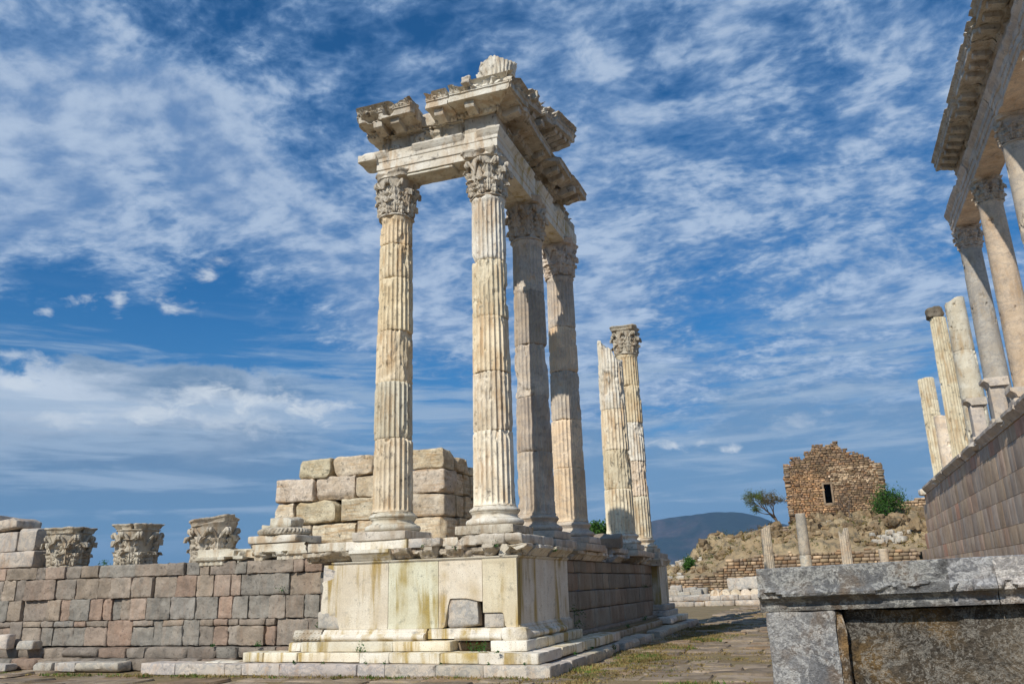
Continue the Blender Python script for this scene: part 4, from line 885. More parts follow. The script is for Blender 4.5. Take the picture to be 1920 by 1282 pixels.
def build_brown_walls():
    mb = MB()                                              # the long wall on the left
    x0, x1 = -10.15, -21.8
    zs = [(2.10, 2.40), (1.60, 2.10), (1.09, 1.60), (0.50, 1.09)]
    def zz(z, x): return z*(1+0)+(-0.10*(x+20)/10*(z/2.4)*0.9)
    r = np.random.default_rng(5)
    for i, (a, b) in enumerate(zs):
        x = x0+r.uniform(0, 0.3)*0
        while x > x1:
            wd = r.choice([0.30, 0.45, 0.62, 0.82, 1.15], p=[0.2, 0.26, 0.28, 0.18, 0.08])*r.uniform(0.85, 1.15)
            za, zb = zz(a, x-wd/2), zz(b, x-wd/2)
            split = (i == 3 and r.random() < 0.5)
            t = btone(r); z2 = zb-0.15 if split else zb
            V, Q = stone((wd-0.012, 0.5, z2-za-0.011), res=0.045, r=0.006, chip=0.05, amp=0.024, seed=int(r.integers(9999)), ns=8, cs=3.0)
            mb.add(*put((V, Q), (x-wd/2, 16.62+0.03*r.standard_normal(), (za+z2)/2), 0, (0, 0.006*r.standard_normal())), tint=t)
            if split:
                V, Q = stone((wd-0.03, 0.5, 0.135), res=0.06, r=0.02, chip=0.04, amp=0.02, seed=int(r.integers(9999)), ns=7)
                mb.add(*put((V, Q), (x-wd/2, 16.60, zb-0.075)), tint=btone(r))
            x -= wd
    block(mb, -21.8, -9.9, 16.62, 17.1, 0.1, 2.15, res=0.6, r=0.02, chip=0, amp=0.0, tint=(0.3, 0.28, 0.25))
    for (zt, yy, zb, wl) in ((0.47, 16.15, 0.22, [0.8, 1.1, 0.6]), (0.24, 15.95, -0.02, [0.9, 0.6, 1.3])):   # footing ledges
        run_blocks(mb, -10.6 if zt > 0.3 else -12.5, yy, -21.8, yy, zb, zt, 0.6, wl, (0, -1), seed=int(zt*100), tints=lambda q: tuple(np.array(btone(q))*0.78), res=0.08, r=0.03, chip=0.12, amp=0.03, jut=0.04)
    tag(mb.build('terrace_wall', MA['brown'], smooth=50), 'long rough wall of brown and grey squared stones left of the marble podium', 'wall')
    mb = MB(); run_blocks(mb, -11.4, 18.2, -21.8, 18.2, 1.9, 2.42, 0.5, [1.1, 0.8, 1.6], (0, -1), seed=45, tints=btone, res=0.1, r=0.03, chip=0.05, amp=0.02)
    block(mb, -21.8, -11.4, 16.9, 18.2, 1.2, 2.2, res=0.6, r=0.02, chip=0, amp=0.02, tint=(0.6, 0.5, 0.4))
    tag(mb.build('back_wall', MA['brown'], smooth=50), 'low brown wall edge showing behind the carved capitals on the left', 'wall')
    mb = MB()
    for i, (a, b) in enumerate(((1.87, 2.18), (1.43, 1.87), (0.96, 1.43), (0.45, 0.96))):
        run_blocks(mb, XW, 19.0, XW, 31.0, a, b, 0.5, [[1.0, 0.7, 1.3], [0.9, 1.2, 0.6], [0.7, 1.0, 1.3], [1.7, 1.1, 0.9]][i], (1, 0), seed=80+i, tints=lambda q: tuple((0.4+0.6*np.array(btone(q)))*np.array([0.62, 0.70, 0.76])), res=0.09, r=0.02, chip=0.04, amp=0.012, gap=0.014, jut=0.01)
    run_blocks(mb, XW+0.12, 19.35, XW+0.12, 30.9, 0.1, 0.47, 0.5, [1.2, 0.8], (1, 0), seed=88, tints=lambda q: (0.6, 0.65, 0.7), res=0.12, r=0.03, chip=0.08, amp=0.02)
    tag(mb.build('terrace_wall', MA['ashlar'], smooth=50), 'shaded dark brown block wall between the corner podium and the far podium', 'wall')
build_brown_walls()
def build_far_podium():
    t = thing('far_podium', 'small marble-faced pier under the farthest column of the row', 'podium', (-5.7, 31.8, 0.41))
    mb = MB(); block(mb, -7.0, XD, 31.0, 32.65, 0.80, 2.14, res=0.2, r=0.005, chip=0.01, amp=0.002, seed=1)
    for (a, b) in ((31.0, 31.35), (32.3, 32.65)): block(mb, XD-0.1, XD+0.02, a-0.003, b+0.003, 0.86, 2.12, res=0.3, r=0.004, chip=0, amp=0)
    mb.build('facing_slab', MA['panel'], t, smooth=30)
    mb = MB(); block(mb, -7.1, -5.50, 30.75, 32.9, 0.60, 0.80, res=0.12, r=0.03, chip=0.07, amp=0.01, seed=2); mb.build('base_moulding', MA['white'], t)
    mb = MB(); block(mb, -7.1, -5.42, 30.6, 33.0, 0.40, 0.597, res=0.12, r=0.02, chip=0.07, amp=0.01, seed=3); mb.build('plinth_course', MA['white'], t)
    cr = [(-0.35, 2.145), (0.03, 2.145), (0.05, 2.19), (0.14, 2.27), (0.19, 2.33), (0.21, 2.34), (0.21, 2.40), (-0.35, 2.40)]
    mb = MB(); V, Q, G = sweep(cr, (XD, 30.55, 0), (XD, 32.75, 0), (1, 0), seed=5, amp=0.004, bite=0.05, bth=0.3, ends=(0, 0)); mb.add(V, Q, G)
    V, Q, G = sweep(cr, (-7.0, 30.6, 0), (XD+0.2, 30.6, 0), (0, -1), seed=6, amp=0.01, bite=0.15, bth=0.1); mb.add(V, Q, G); mb.build('crown_moulding', MA['cream'], t, smooth=30)
    mb = MB(); block(mb, -7.05, -5.58, 30.7, 32.6, 2.403, 2.60, res=0.15, r=0.012, chip=0.03, amp=0.005, seed=7); mb.build('top_course_stone', MA['grey'], t)
    # shelf of cornice stones running between the podia
    t = thing('cornice_shelf', 'broken row of moulded marble slabs capping the shaded wall', 'cornice', (-5.8, 25, 2.18))
    cr = [(-0.6, 2.184), (0.05, 2.184), (0.08, 2.22), (0.16, 2.30), (0.22, 2.33), (0.22, 2.40), (-0.6, 2.41)]
    for k, (a, b, bt, m_) in enumerate(((19.45, 20.6, 0.30, 'carved'), (20.65, 21.25, 0.30, 'carved'), (21.3, 23.3, 0.03, 'cream'), (23.35, 24.6, 0.35, 'carved'), (24.7, 27.0, 0.40, 'white'), (28.5, 30.4, 0.22, 'cream'))):
        mb = MB(); V, Q, G = sweep(cr, (XW, a, 0), (XW, b, 0), (1, 0), seed=90+k, res=0.05, amp=0.012, bite=bt, bth=0.05, ragged=0.12, pres=0.04, core=-0.3); mb.add(V, Q, G); mb.build('moulded_slab', MA[m_], t, smooth=40)
    mb = MB()
    for k, (a, b, x1, ch) in enumerate(((20.9, 22.95, -5.62, 0.03), (27.2, 28.8, -5.6, 0.03), (28.9, 30.6, -5.7, 0.03), (23.0, 24.4, -5.9, 0.12))):
        block(mb, -6.95, x1, a, b, 2.414, 2.60, res=0.12, r=0.015, chip=ch, amp=0.008, seed=110+k, tint=(1.1, 1.05, 1.0))
    block(mb, -9.5, -6.45, 20.5, 33.5, 1.9, 2.5, res=1.0, r=0.03, chip=0.05, amp=0.03, seed=120); mb.build('top_slab', MA['grey'], t)
    o = MB(); block(o, -6.6, -5.75, 24.7, 26.5, 2.42, 2.60, res=0.1, r=0.03, chip=0.14, amp=0.04, seed=130); tag(o.build('stone_slab', MA['white']), 'flat grey-white broken slab lying under the dark boulder on the shelf', 'stone')
    o = MB(); V, Q = stone((0.95, 1.5, 0.42), res=0.07, r=0.05, chip=0.22, amp=0.06, seed=131); o.add(*put((V, Q), (-6.15, 25.2, 2.82), 0.2, (0.06, 0.04)), tint=(0.5, 0.48, 0.46)); tag(o.build('boulder', MA['grey']), 'dark grey weathered boulder between the grey end column and the broken column', 'stone')
build_far_podium()
# ------------------------------------------------------------------ pale block wall behind the columns
def build_block_wall():
    t = thing('block_wall', 'ruined dry wall of big pale yellow blocks behind the front columns', 'wall', (-11.5, 19.9, 2.5))
    Y0 = 19.5; XC = -8.95
    def zl(px, ys): return [float(on_y(px, q, Y0)[2]) for q in ys]
    rows = [(2.80, 3.36, [(-14.05, -12.95), (-12.9, -11.55), (-11.5, -10.1), (-10.05, XC)]),
            (3.37, 3.96, [(-14.1, -13.45), (-13.4, -12.15), (-12.1, -10.85), (-10.8, -10.3), (-10.25, XC)]),
            (3.97, 4.60, [(-14.05, -12.85), (-12.8, -11.6), (-11.55, -10.3), (-10.28, XC)]),
            (4.58, 5.12, [(-13.4, -12.35), (-12.3, -11.1)])]
    r = np.random.default_rng(11); k = 0
    for z0, z1, bl in rows:
        for (a, b) in bl:
            k += 1; mb = MB(); g = r.uniform(0.88, 1.12)
            V, Q = stone((b-a-0.02, 0.8, z1-z0-0.015), res=0.05, r=0.02, chip=0.20, amp=0.035, seed=200+k, cs=1.7, ns=3.5)
            mb.add(*put((V, Q), ((a+b)/2+0.0, Y0+0.4+0.04*r.standard_normal(), (z0+z1)/2), 0, (0, 0.012*r.standard_normal())), tint=(g, g*r.uniform(0.96, 1.0), g*r.uniform(0.9, 1.0)))
            mb.build('block', MA['pale'], t, smooth=50)
    for (z0, z1, ys) in ((2.80, 3.38, [20.32, 20.95, 21.6]), (3.39, 3.97, [20.32, 20.85, 21.4, 21.9]), (3.98, 4.58, [20.32, 20.9, 21.35, 21.8]), (4.6, 5.14, [Y0, 20.3]), (4.6, 4.98, [20.33, 20.85, 21.2]), (4.58, 4.84, [21.22, 21.7])):
        for i in range(len(ys)-1):
            k += 1; mb = MB(); g = r.uniform(0.85, 1.0); big = (z1 > 5.1)
            V, Q = stone((0.8 if not big else 0.95, ys[i+1]-ys[i]-0.02, z1-z0-0.015), res=0.05, r=0.02, chip=0.15, amp=0.03, seed=300+k, cs=1.8)
            mb.add(*put((V, Q), (XC-(0.41 if not big else 0.49)+0.03*r.standard_normal(), (ys[i]+ys[i+1])/2, (z0+z1)/2)), tint=(g, g*0.96, g*0.88))
            mb.build('block', MA['pale'], t, smooth=50)
    mb = MB(); block(mb, -12.6, -8.2, 19.1, 22.0, 2.55, 2.79, res=0.15, r=0.01, chip=0.02, amp=0.008, seed=5, tint=(0.62, 0.56, 0.45)); mb.build('footing', MA['pale'], t)
    mb = MB(); block(mb, -13.95, -9.2, 20.2, 20.6, 2.6, 4.5, res=0.6, r=0.02, chip=0, amp=0.02, tint=(0.45, 0.4, 0.33)); mb.build('core', MA['pale'], t)
    mb = MB(); block(mb, -14.3, -8.0, 17.2, 22.2, 1.5, 2.54, res=1, r=0.02, chip=0, amp=0.0, tint=(0.5, 0.45, 0.4)); mb.build('core', MA['brown'], t)
build_block_wall()
# ------------------------------------------------------------------ things standing on the left wall
def build_left_things():
    G = 'carved capitals set down on the wall top'
    for k, (x, z0, h, r, rz, lab) in enumerate(((-18.62, 2.37, 1.02, 0.43, 0.3, 'weathered carved capital on the wall, leftmost of three, its foliage worn blunt'),
                                        (-16.36, 2.33, 1.05, 0.43, 0.05, 'middle carved capital of the three on the wall, with a rough flat top'),
                                        (-14.0, 2.29, 1.08, 0.44, 0.5, 'carved capital nearest the cornice slab, deep leaves and a tilted broken top'))):
        mb = MB(); capital(mb, 0, 0, 0, h, r, 60+k*7, 0.22, rz, abw=0.86); V = mb.V[0]
        tl = [(0.0, -0.02), (0.02, 0.015), (0.0, -0.09)][k]
        V[:] = rot(V, tl[0], tl[1], 0) if k < 2 else V
        if k == 2: V[:, 2] += np.where(V[:, 2] > 0.9, (V[:, 0])*0.16, 0)
        V += np.array([x, 16.95, z0]); tag(mb.build('carved_capital', MA['carved'], smooth=42), lab, 'capital', G)
    # heap of marble blocks at the far left
    G = 'heap of marble blocks at the far left'
    for k, (a, b, z0, z1, y, tl, lab, ch) in enumerate(((-21.9, -19.35, 2.42, 2.84, 16.9, 0, 'long low marble slab at the bottom of the far left heap', 0.06), (-21.9, -20.12, 2.85, 3.36, 17.0, 0, 'large plain marble block on the left half of the long low slab', 0.04),
                                               (-20.10, -19.45, 2.85, 3.44, 17.0, 0.03, 'upright marble block with a broken right edge next to the first capital', 0.12), (-21.7, -20.15, 3.38, 3.66, 16.95, -0.12, 'slanting layered slab lying on the large plain block', 0.12), (-22.4, -21.1, 3.62, 3.86, 17.0, 0.02, 'topmost slab of the far left heap, at the frame edge', 0.06))):
        mb = MB(); V, Q = stone((b-a-0.02, 0.8, z1-z0), res=0.07, r=0.02, chip=ch*1.3, amp=0.018, seed=400+k)
        mb.add(*put((V, Q), ((a+b)/2, y, (z0+z1)/2), 0, (0, tl)), tint=(0.95, 0.9, 0.86)); tag(mb.build('marble_block', MA['white'], smooth=45), lab, 'stone block', G)
    # cornice slab with a column base fragment
    t = thing('cornice_slab', 'broken carved marble cornice slab lying on the wall next to the podium', 'cornice', (-12.4, 16.9, 2.27))
    cr = [(-0.75, 2.24), (0.0, 2.24), (0.02, 2.27), (0.08, 2.30), (0.09, 2.38), (0.16, 2.42), (0.17, 2.48), (0.10, 2.50), (0.08, 2.66), (-0.75, 2.66)]
    for k, (a, b, bt, dz) in enumerate(((-13.95, -12.42, 0.24, -0.04), (-12.4, -10.98, 0.30, 0.02))):
        mb = MB(); V, Q, G_ = sweep(cr, (a, 16.42, 0), (b, 16.42, 0), (0, -1), seed=120+k, res=0.03, amp=0.02, bite=bt, bth=0.05, ragged=0.18, pres=0.035, core=-0.25, relief=lambda S, Z, O: np.where((Z > 2.28) & (Z < 2.42) & (O > 0), 0.03*np.abs(np.cos(S/0.15*math.pi))-0.015, 0)); V[:, 2] += dz; mb.add(V, Q, G_); mb.build('slab_piece', MA['cream'], t, smooth=40)
    t = thing('base_fragment', 'broken column base with a braided ring on a square plinth, left of the podium', 'column base', (-11.85, 16.8, 2.70))
    mb = MB(); block(mb, -12.5, -11.2, 16.3, 17.4, 2.70, 2.87, res=0.07, r=0.02, chip=0.07, amp=0.012, seed=3); mb.build('plinth', MA['cream'], t)
    mb = MB(); p = refine([(0.3, 2.87)]+arc(0.52, 2.955, 0.08, -90, 90, 8)+[(0.45, 3.05), (0.3, 3.05)], 0.02)
    V, Q, G_ = lathe(p, 160, 4, 0.006, -11.85, 16.82, 0.05); th = np.arctan2(V[:, 1]-16.82, V[:, 0]+11.85); rad = V[:, :2]-[-11.85, 16.82]
    V[:, :2] += rad*(0.045*np.sin(th*40+V[:, 2]*60)*np.sin(V[:, 2]*90))[:, None]; mb.add(V, Q, G_); mb.build('torus', MA['carved'], t, smooth=60)
    mb = MB(); V, Q = stone((0.62, 0.6, 0.26), res=0.05, r=0.05, chip=0.14, amp=0.05, seed=31); mb.add(*put((V, Q), (-11.82, 16.8, 3.14), 0.1)); V, Q = stone((0.3, 0.3, 0.14), res=0.05, r=0.04, chip=0.1, amp=0.04, seed=33); mb.add(*put((V, Q), (-12.12, 16.6, 3.06), 0.2)); mb.build('broken_shaft', MA['cream'], t)
    # kerb and loose stones on the ground
    for k, (p, sx, sy, sz, rz, lab, ch, m_) in enumerate(((( 85, 1250), 0.55, 0.4, 0.2, 0.02, 'small end block of the low white kerb at the foot of the wall', 0.08, 'white'), ((128, 1250), 0.62, 0.42, 0.20, -0.02, 'short middle block of the low white kerb, with a ragged right end', 0.08, 'white'), ((186, 1250), 1.30, 0.42, 0.20, 0.0, 'long streaked block of the low white kerb at the foot of the wall', 0.10, 'white'),
                                             ((421, 1236), 0.75, 0.5, 0.24, 0.06, 'cream marble block lying against the wall left of the steps', 0.08, 'cream'), ((50, 1208), 0.48, 0.35, 0.20, 0.1, 'pale rough stone on the footing ledge near the left edge of the frame', 0.12, 'white'), ((4, 1205), 0.3, 0.3, 0.35, 0.2, 'upright grey stone cut by the left edge of the frame', 0.12, 'grey'), ((2, 1240), 0.5, 0.35, 0.16, 0.0, 'low white stone on the ground at the left edge of the frame', 0.10, 'white'))):
        yk = 15.62 if k < 3 else (15.55 if k == 3 else (15.95 if k < 6 else 15.6)); q = on_y(*p, yk); zb = 0.0 if (k < 4 or k == 6) else 0.46
        mb = MB(); V, Q = stone((sx, sy, sz), res=0.05, r=0.015, chip=ch, amp=0.012, seed=500+k); mb.add(*put((V, Q), (q[0], q[1]+0.1, zb+sz/2-0.01), rz)); tag(mb.build('loose_stone', MA[m_], smooth=45), lab, 'stone', 'loose stones at the foot of the long wall')
build_left_things()
# ------------------------------------------------------------------ foreground block (altar)
def build_altar():
    q0 = on_y(1418, 1066, 4.2); ang = -0.125; tilt = -0.021
    t = thing('marble_pedestal', 'big dark grey veined marble pedestal with a moulded top, cropped by the lower right corner', 'pedestal', (q0[0], 4.2, 0))
    def fin(V):       # local: x along the face from the left corner, y into the stone, z up
        V = np.asarray(V, float).copy(); V[:, 2] += V[:, 0]*0.020; c, s = math.cos(-0.11), math.sin(-0.11)
        return np.stack([q0[0]+V[:, 0]*c-V[:, 1]*s, 4.2+V[:, 0]*s+V[:, 1]*c, V[:, 2]], 1)
    T0 = 1.643
    def prof(t_):
        return [(-0.9, T0-0.196), (-0.045, T0-0.196), (-0.04, T0-0.19), (-0.038, T0-0.178), (-0.046, T0-0.174), (-0.044, T0-0.160), (-0.034, T0-0.150), (-0.022, T0-0.145), (-0.020, T0-0.139), (0.012, T0-0.137), (0.022, T0-0.130), (0.024, T0-0.118), (0.016, T0-0.108), (0.004, T0-0.100), (0.0, T0-0.092), (-0.012, T0-0.088), (-0.012, T0-0.004), (-0.02, T0), (-0.9, T0)]
    for k, (a, b, bt, m_, rg) in enumerate(((-0.012, 0.800, 0.05, 'dusk', 0.012), (0.806, 0.985, 0.10, 'dusk', 0.006), (0.988, 2.2, 0.02, 'dusk', 0.006))):
        mb = MB(); V, Q, G = sweep(prof(0), (a, 0, 0), (b, 0, 0), (0, -1), res=0.007, seed=140+k, amp=0.002, bite=0.035, bs=7.0, bth=0.12, pres=0.010, core=-0.006, ragged=rg)
        n = fbm(V, 22, k, 4); V[:, 1] += 0.0022*n
        V = V-np.outer(0.005*sstep(fbm(V, 12, 50+k, 4), 0.3, 0.55)*(V[:, 1] < 0.3), [0, -1, 0])
        mb.add(fin(V), Q, G, (1.45, 1.38, 1.28) if k == 2 else (1.15, 1.15, 1.15)); o = mb.build('cornice_block', MA[m_], t, smooth=40)
        if k == 2: kidlabel(o, 'granular light grey end block')
    def blk(x0, x1, y0, y1, z0, z1, seed, res=0.02, r=0.008, chip=0.02, amp=0.004, tint=W1):
        V, Q = stone((x1-x0, y1-y0, z1-z0), res=res, r=r, chip=chip, amp=amp, seed=seed, ns=9, cs=6); return fin(V+np.array([(x0+x1)/2, (y0+y1)/2, (z0+z1)/2])), Q
    mb = MB(); V, Q = blk(0.012, 0.318, 0.045, 0.5, 0.0, T0-0.199, 3, amp=0.008, res=0.014, r=0.004, chip=0.045); mb.add(V, Q, None, (1.1, 1.1, 1.1)); mb.build('corner_pier', MA['dusk'], t, smooth=40)
    mb = MB(); V, Q = blk(0.27, 0.353, 0.066, 0.5, 0.0, T0-0.199, 8, amp=0.022, res=0.012, r=0.004, chip=0.04); mb.add(V, Q, None, (1.45, 1.35, 1.22)); kidlabel(mb.build('broken_edge', MA['panel_dark'], t, smooth=40), 'rough brown broken edge')
    mb = MB(); V, Q = blk(0.354, 1.16, 0.125, 0.5, 0.0, T0-0.20, 4, amp=0.012, chip=0.01); mb.add(V, Q); mb.build('panel', MA['panel_dark'], t, smooth=50)
    mb = MB(); V, Q = blk(1.13, 1.5, 0.045, 0.5, 0.0, T0-0.199, 5); mb.add(V, Q, None, (1.4, 1.4, 1.4)); mb.build('corner_pier', MA['dusk'], t, smooth=40)
build_altar()
# ------------------------------------------------------------------ raised colonnade on the right
XA = 6.0
def build_right():
    mb = MB(); r = np.random.default_rng(21)
    ends = [54.0, 54.5, 55, 57, 60, 66, 72, 76]
    cs = [(5.47, 5.95), (4.60, 5.47), (3.90, 4.60), (3.03, 3.90), (2.42, 3.03), (1.7, 2.42), (0.9, 1.7), (-0.05, 0.9)]
    for i, (a, b) in enumerate(cs):
        y = 5.0
        while y < ends[i]:
            wd = r.uniform(0.5, 1.5); g = r.choice([0.92, 1.0, 1.08, 1.2]); tt = np.array([(1, 1, 1), (1.07, 0.97, 0.93), (0.95, 0.98, 1.04), (1.08, 1.04, 0.96)][r.integers(4)])*g
            if r.random() < 0.02: tt = np.array((1.2, 0.88, 0.80))
            V, Q = stone((0.7, wd-0.006, b-a-0.010), res=0.5, r=0.005, chip=0.004, amp=0.002, seed=int(r.integers(9999)))
            mb.add(*put((V, Q), (XA+0.35+0.002*r.standard_normal(), y+wd/2, (a+b)/2)), tint=tuple(tt)); y += wd
    block(mb, XA+0.2, XA+14, 5, 54, -0.05, 5.9, res=5, r=0.05, chip=0, amp=0)
    tag(mb.build('retaining_wall', MA['ashlar'], smooth=40), 'tall smooth wall of purplish brown ashlar carrying the colonnade on the right', 'wall')
    t = thing('wall_coping', 'grey moulded marble coping along the top of the tall ashlar wall', 'coping', (XA, 30, 5.95))
    cp = [(-1.6, 5.955), (0.05, 5.955), (0.06, 6.0), (0.12, 6.05), (0.2, 6.14), (0.22, 6.16), (0.24, 6.18), (0.24, 6.28), (0.16, 6.30), (0.14, 6.36), (-1.6, 6.37)]
    y = 5.0; k = 0
    while y < 52.5:
        L = r.uniform(1.1, 2.0); e = min(y+L, 52.6); mb = MB()
        V, Q, G = sweep(cp, (XA, y, 0), (XA, e-0.02, 0), (-1, 0), seed=600+k, res=0.12, amp=0.014, bite=0.12 if r.random() < 0.5 else 0.03, bth=0.1, ragged=0.04, pres=0.06); g = r.uniform(0.85, 1.1)
        mb.add(V, Q, G, (g, g, g)); mb.build('coping_stone', MA['grey'], t, smooth=40); y = e; k += 1
    mb = MB(); V, Q = stone((0.8, 0.9, 0.35), res=0.1, r=0.05, chip=0.15, amp=0.04, seed=77); mb.add(*put((V, Q), (XA+0.1, 53.4, 6.1))); tag(mb.build('loose_stone', MA['cream']), 'pale loose block at the far end of the tall ashlar wall', 'stone')
    G = 'columns of the raised colonnade on the right'
    def col(y, top, lab, cap=True, x=6.72, r0=0.43, nfl=0, tint=W1, mat='grey', tops=None, base=True, wear=0.08, cuts=(), r1=None, capm='grey'):
        ds = []; z0 = 6.62
        for c in list(cuts)+[top]: ds.append((c, wear, 0.0, None, tint if len(ds) % 2 == 0 else tuple(np.array(tint)*0.93)))
        column('colonnade_column' if cap else 'broken_column', lab, x, y, 6.37, 6.37 if not base else 6.375, z0, top if cap else None, ds, r0=r0, r1=r1 or r0*0.84, mat=mat, cap=cap, capmat=capm, seed=int(y*3), nfl=nfl, group=G, capworn=0.35, base=base, tops=tops, caph=0.88, k=4 if nfl else 10, plinth=0.5)
    col(20.9, 13.36, 'smooth streaked column nearest the camera, cut by the right frame edge', tint=(1, 0.96, 0.90))
    col(25.0, 13.36, 'second smooth grey brown column from the right under the high beam', tint=(1.0, 0.98, 0.94))
    col(29.2, 13.36, 'tan smooth column under the high beam, third from the right edge', tint=(1.08, 0.98, 0.88))
    col(33.4, 13.36, 'blue-grey veined column carrying the far end of the high beam', tint=(0.82, 0.86, 0.90))
    def sl(a, b): return lambda P, U: a+b*(P[:, 0]-6.72)+0.08*fbm(P, 4, 3)
    col(38.4, 13.0, 'tall pale broken column with a split top, just past the high beam', cap=False, mat='cream', tint=(1.0, 0.98, 0.92), r0=0.47, tops=sl(12.9, 0.35), cuts=(10.6,), nfl=0)
    col(43.4, 13.6, 'tall yellow stained column with a dark scrap of capital on top', cap=False, mat='cream', tint=(1.02, 0.97, 0.84), nfl=20, r0=0.43, tops=sl(13.6, 0.0), cuts=(11.8, 9.6))
    mb = MB(); V, Q = stone((0.72, 0.7, 0.55), res=0.07, r=0.08, chip=0.2, amp=0.08, seed=5, ns=5); mb.add(*put((V, Q), (6.62, 43.4, 13.86)), tint=(0.35, 0.33, 0.30)); tag(mb.build('capital_fragment', MA['carved']), 'dark broken capital fragment on the yellow stained column', 'capital')
    col(50.8, 12.2, 'leftmost broken column of the raised row, a cracked yellowish stump', cap=False, mat='cream', tint=(1.04, 0.99, 0.86), r0=0.45, tops=sl(12.2, 0.1), cuts=(10.9,), nfl=20, r1=0.43)
    col(47.2, 9.4, 'short grey column stump beside the leftmost broken column', cap=False, mat='grey', tint=(1.25, 1.2, 1.1), r0=0.44, tops=sl(9.4, 0.0), r1=0.42)
    G = 'moulded pedestal stumps between the raised columns'
    for k, (y, z1, lab) in enumerate(((36.3, 8.15, 'farther of the two moulded stumps, slim with a small flared cap'), (32.2, 8.05, 'nearer moulded stump with a broad flared cap, between two columns'), (28.6, 6.95, 'low moulded stump at the right frame edge behind the coping'))):
        t = thing('pedestal_stump', lab, 'pedestal', (6.3, y, 6.37), G)
        mb = MB(); block(mb, 6.15, 6.6, y-0.3, y+0.3, 6.37, z1-0.3, res=0.15, r=0.02, chip=0.05, amp=0.02, seed=k, tint=(0.9, 0.9, 0.9)); mb.build('die', MA['grey'], t)
        mb = MB(); V, Q, G2 = sweep([(-0.6, z1-0.3), (0.0, z1-0.3), (0.05, z1-0.2), (0.14, z1-0.12), (0.18, z1-0.1), (0.18, z1), (-0.6, z1)], (6.15, y-0.42, 0), (6.15, y+0.42, 0), (-1, 0), seed=k, amp=0.01, bite=0.05); mb.add(V, Q, G2); mb.build('cap', MA['grey'], t)
        mb = MB(); block(mb, 6.02, 6.62, y-0.45, y+0.45, 6.37, 6.62, res=0.1, r=0.03, chip=0.08, amp=0.03, seed=k+9); mb.build('foot', MA['grey'], t)
    # the high beam
    t = thing('high_entablature', 'long marble beam with bracketed cornice high on the right, carried by four columns', 'entablature', (6.3, 27, 14.24))
    ar = [(-0.80, 14.24), (0, 14.24), (0, 14.42), (0.03, 14.44), (0.03, 14.64), (0.06, 14.66), (0.06, 14.84), (0.09, 14.88), (0.17, 15.0), (0.18, 15.06), (-0.80, 15.06)]
    for k, (a, b) in enumerate(((13.0, 20.88), (20.9, 24.95), (24.97, 29.25), (29.27, 33.95))):
        mb = MB(); V, Q, G2 = sweep(ar, (6.3, a, 0), (6.3, b, 0), (-1, 0), seed=150+k, res=0.1, amp=0.010, bite=0.05, bth=0.3, ragged=0.08 if k == 3 else 0.02, pres=0.06, core=-0.05); g = [1, 1.05, 0.95, 1.0][k]; mb.add(V, Q, G2, (g*1.05, g*1.0, g*0.95)); mb.build('architrave_block', MA['grey'], t, smooth=30)
    for k, (a, b) in enumerate(((13.0, 22.5), (22.55, 27.1), (27.15, 31.2), (31.25, 33.6))):
        mb = MB(); hi = 15.55 if k < 3 else 15.36; V, Q, G2 = sweep([(-0.7, 15.065), (0.0, 15.065), (0.0, hi-0.05), (0.05, hi), (-0.7, hi)], (6.3, a, 0), (6.3, b, 0), (-1, 0), seed=160+k, res=0.1, amp=0.02, bite=0.12, bth=0.25, pres=0.08, core=-0.1, ragged=0.1); mb.add(V, Q, G2); mb.build('frieze_block', MA['grey'], t, smooth=35)
    for k, (a, b, bt) in enumerate(((13.0, 16.0, 0.05), (16.03, 19.5, 0.05), (19.53, 22.9, 0.2), (22.95, 25.2, 0.04), (25.23, 27.4, 0.10), (27.43, 31.0, 0.06))):
        mb = MB(); corona(mb, (6.3, a, 0), (6.3, b, 0), (-1, 0), seed=170+k, bite=bt, bth=0.2, z=15.56, proj=0.66, mpitch=0.55, relief=False, back=-0.75); mb.build('cornice_block', MA['carved'], t)
build_right()
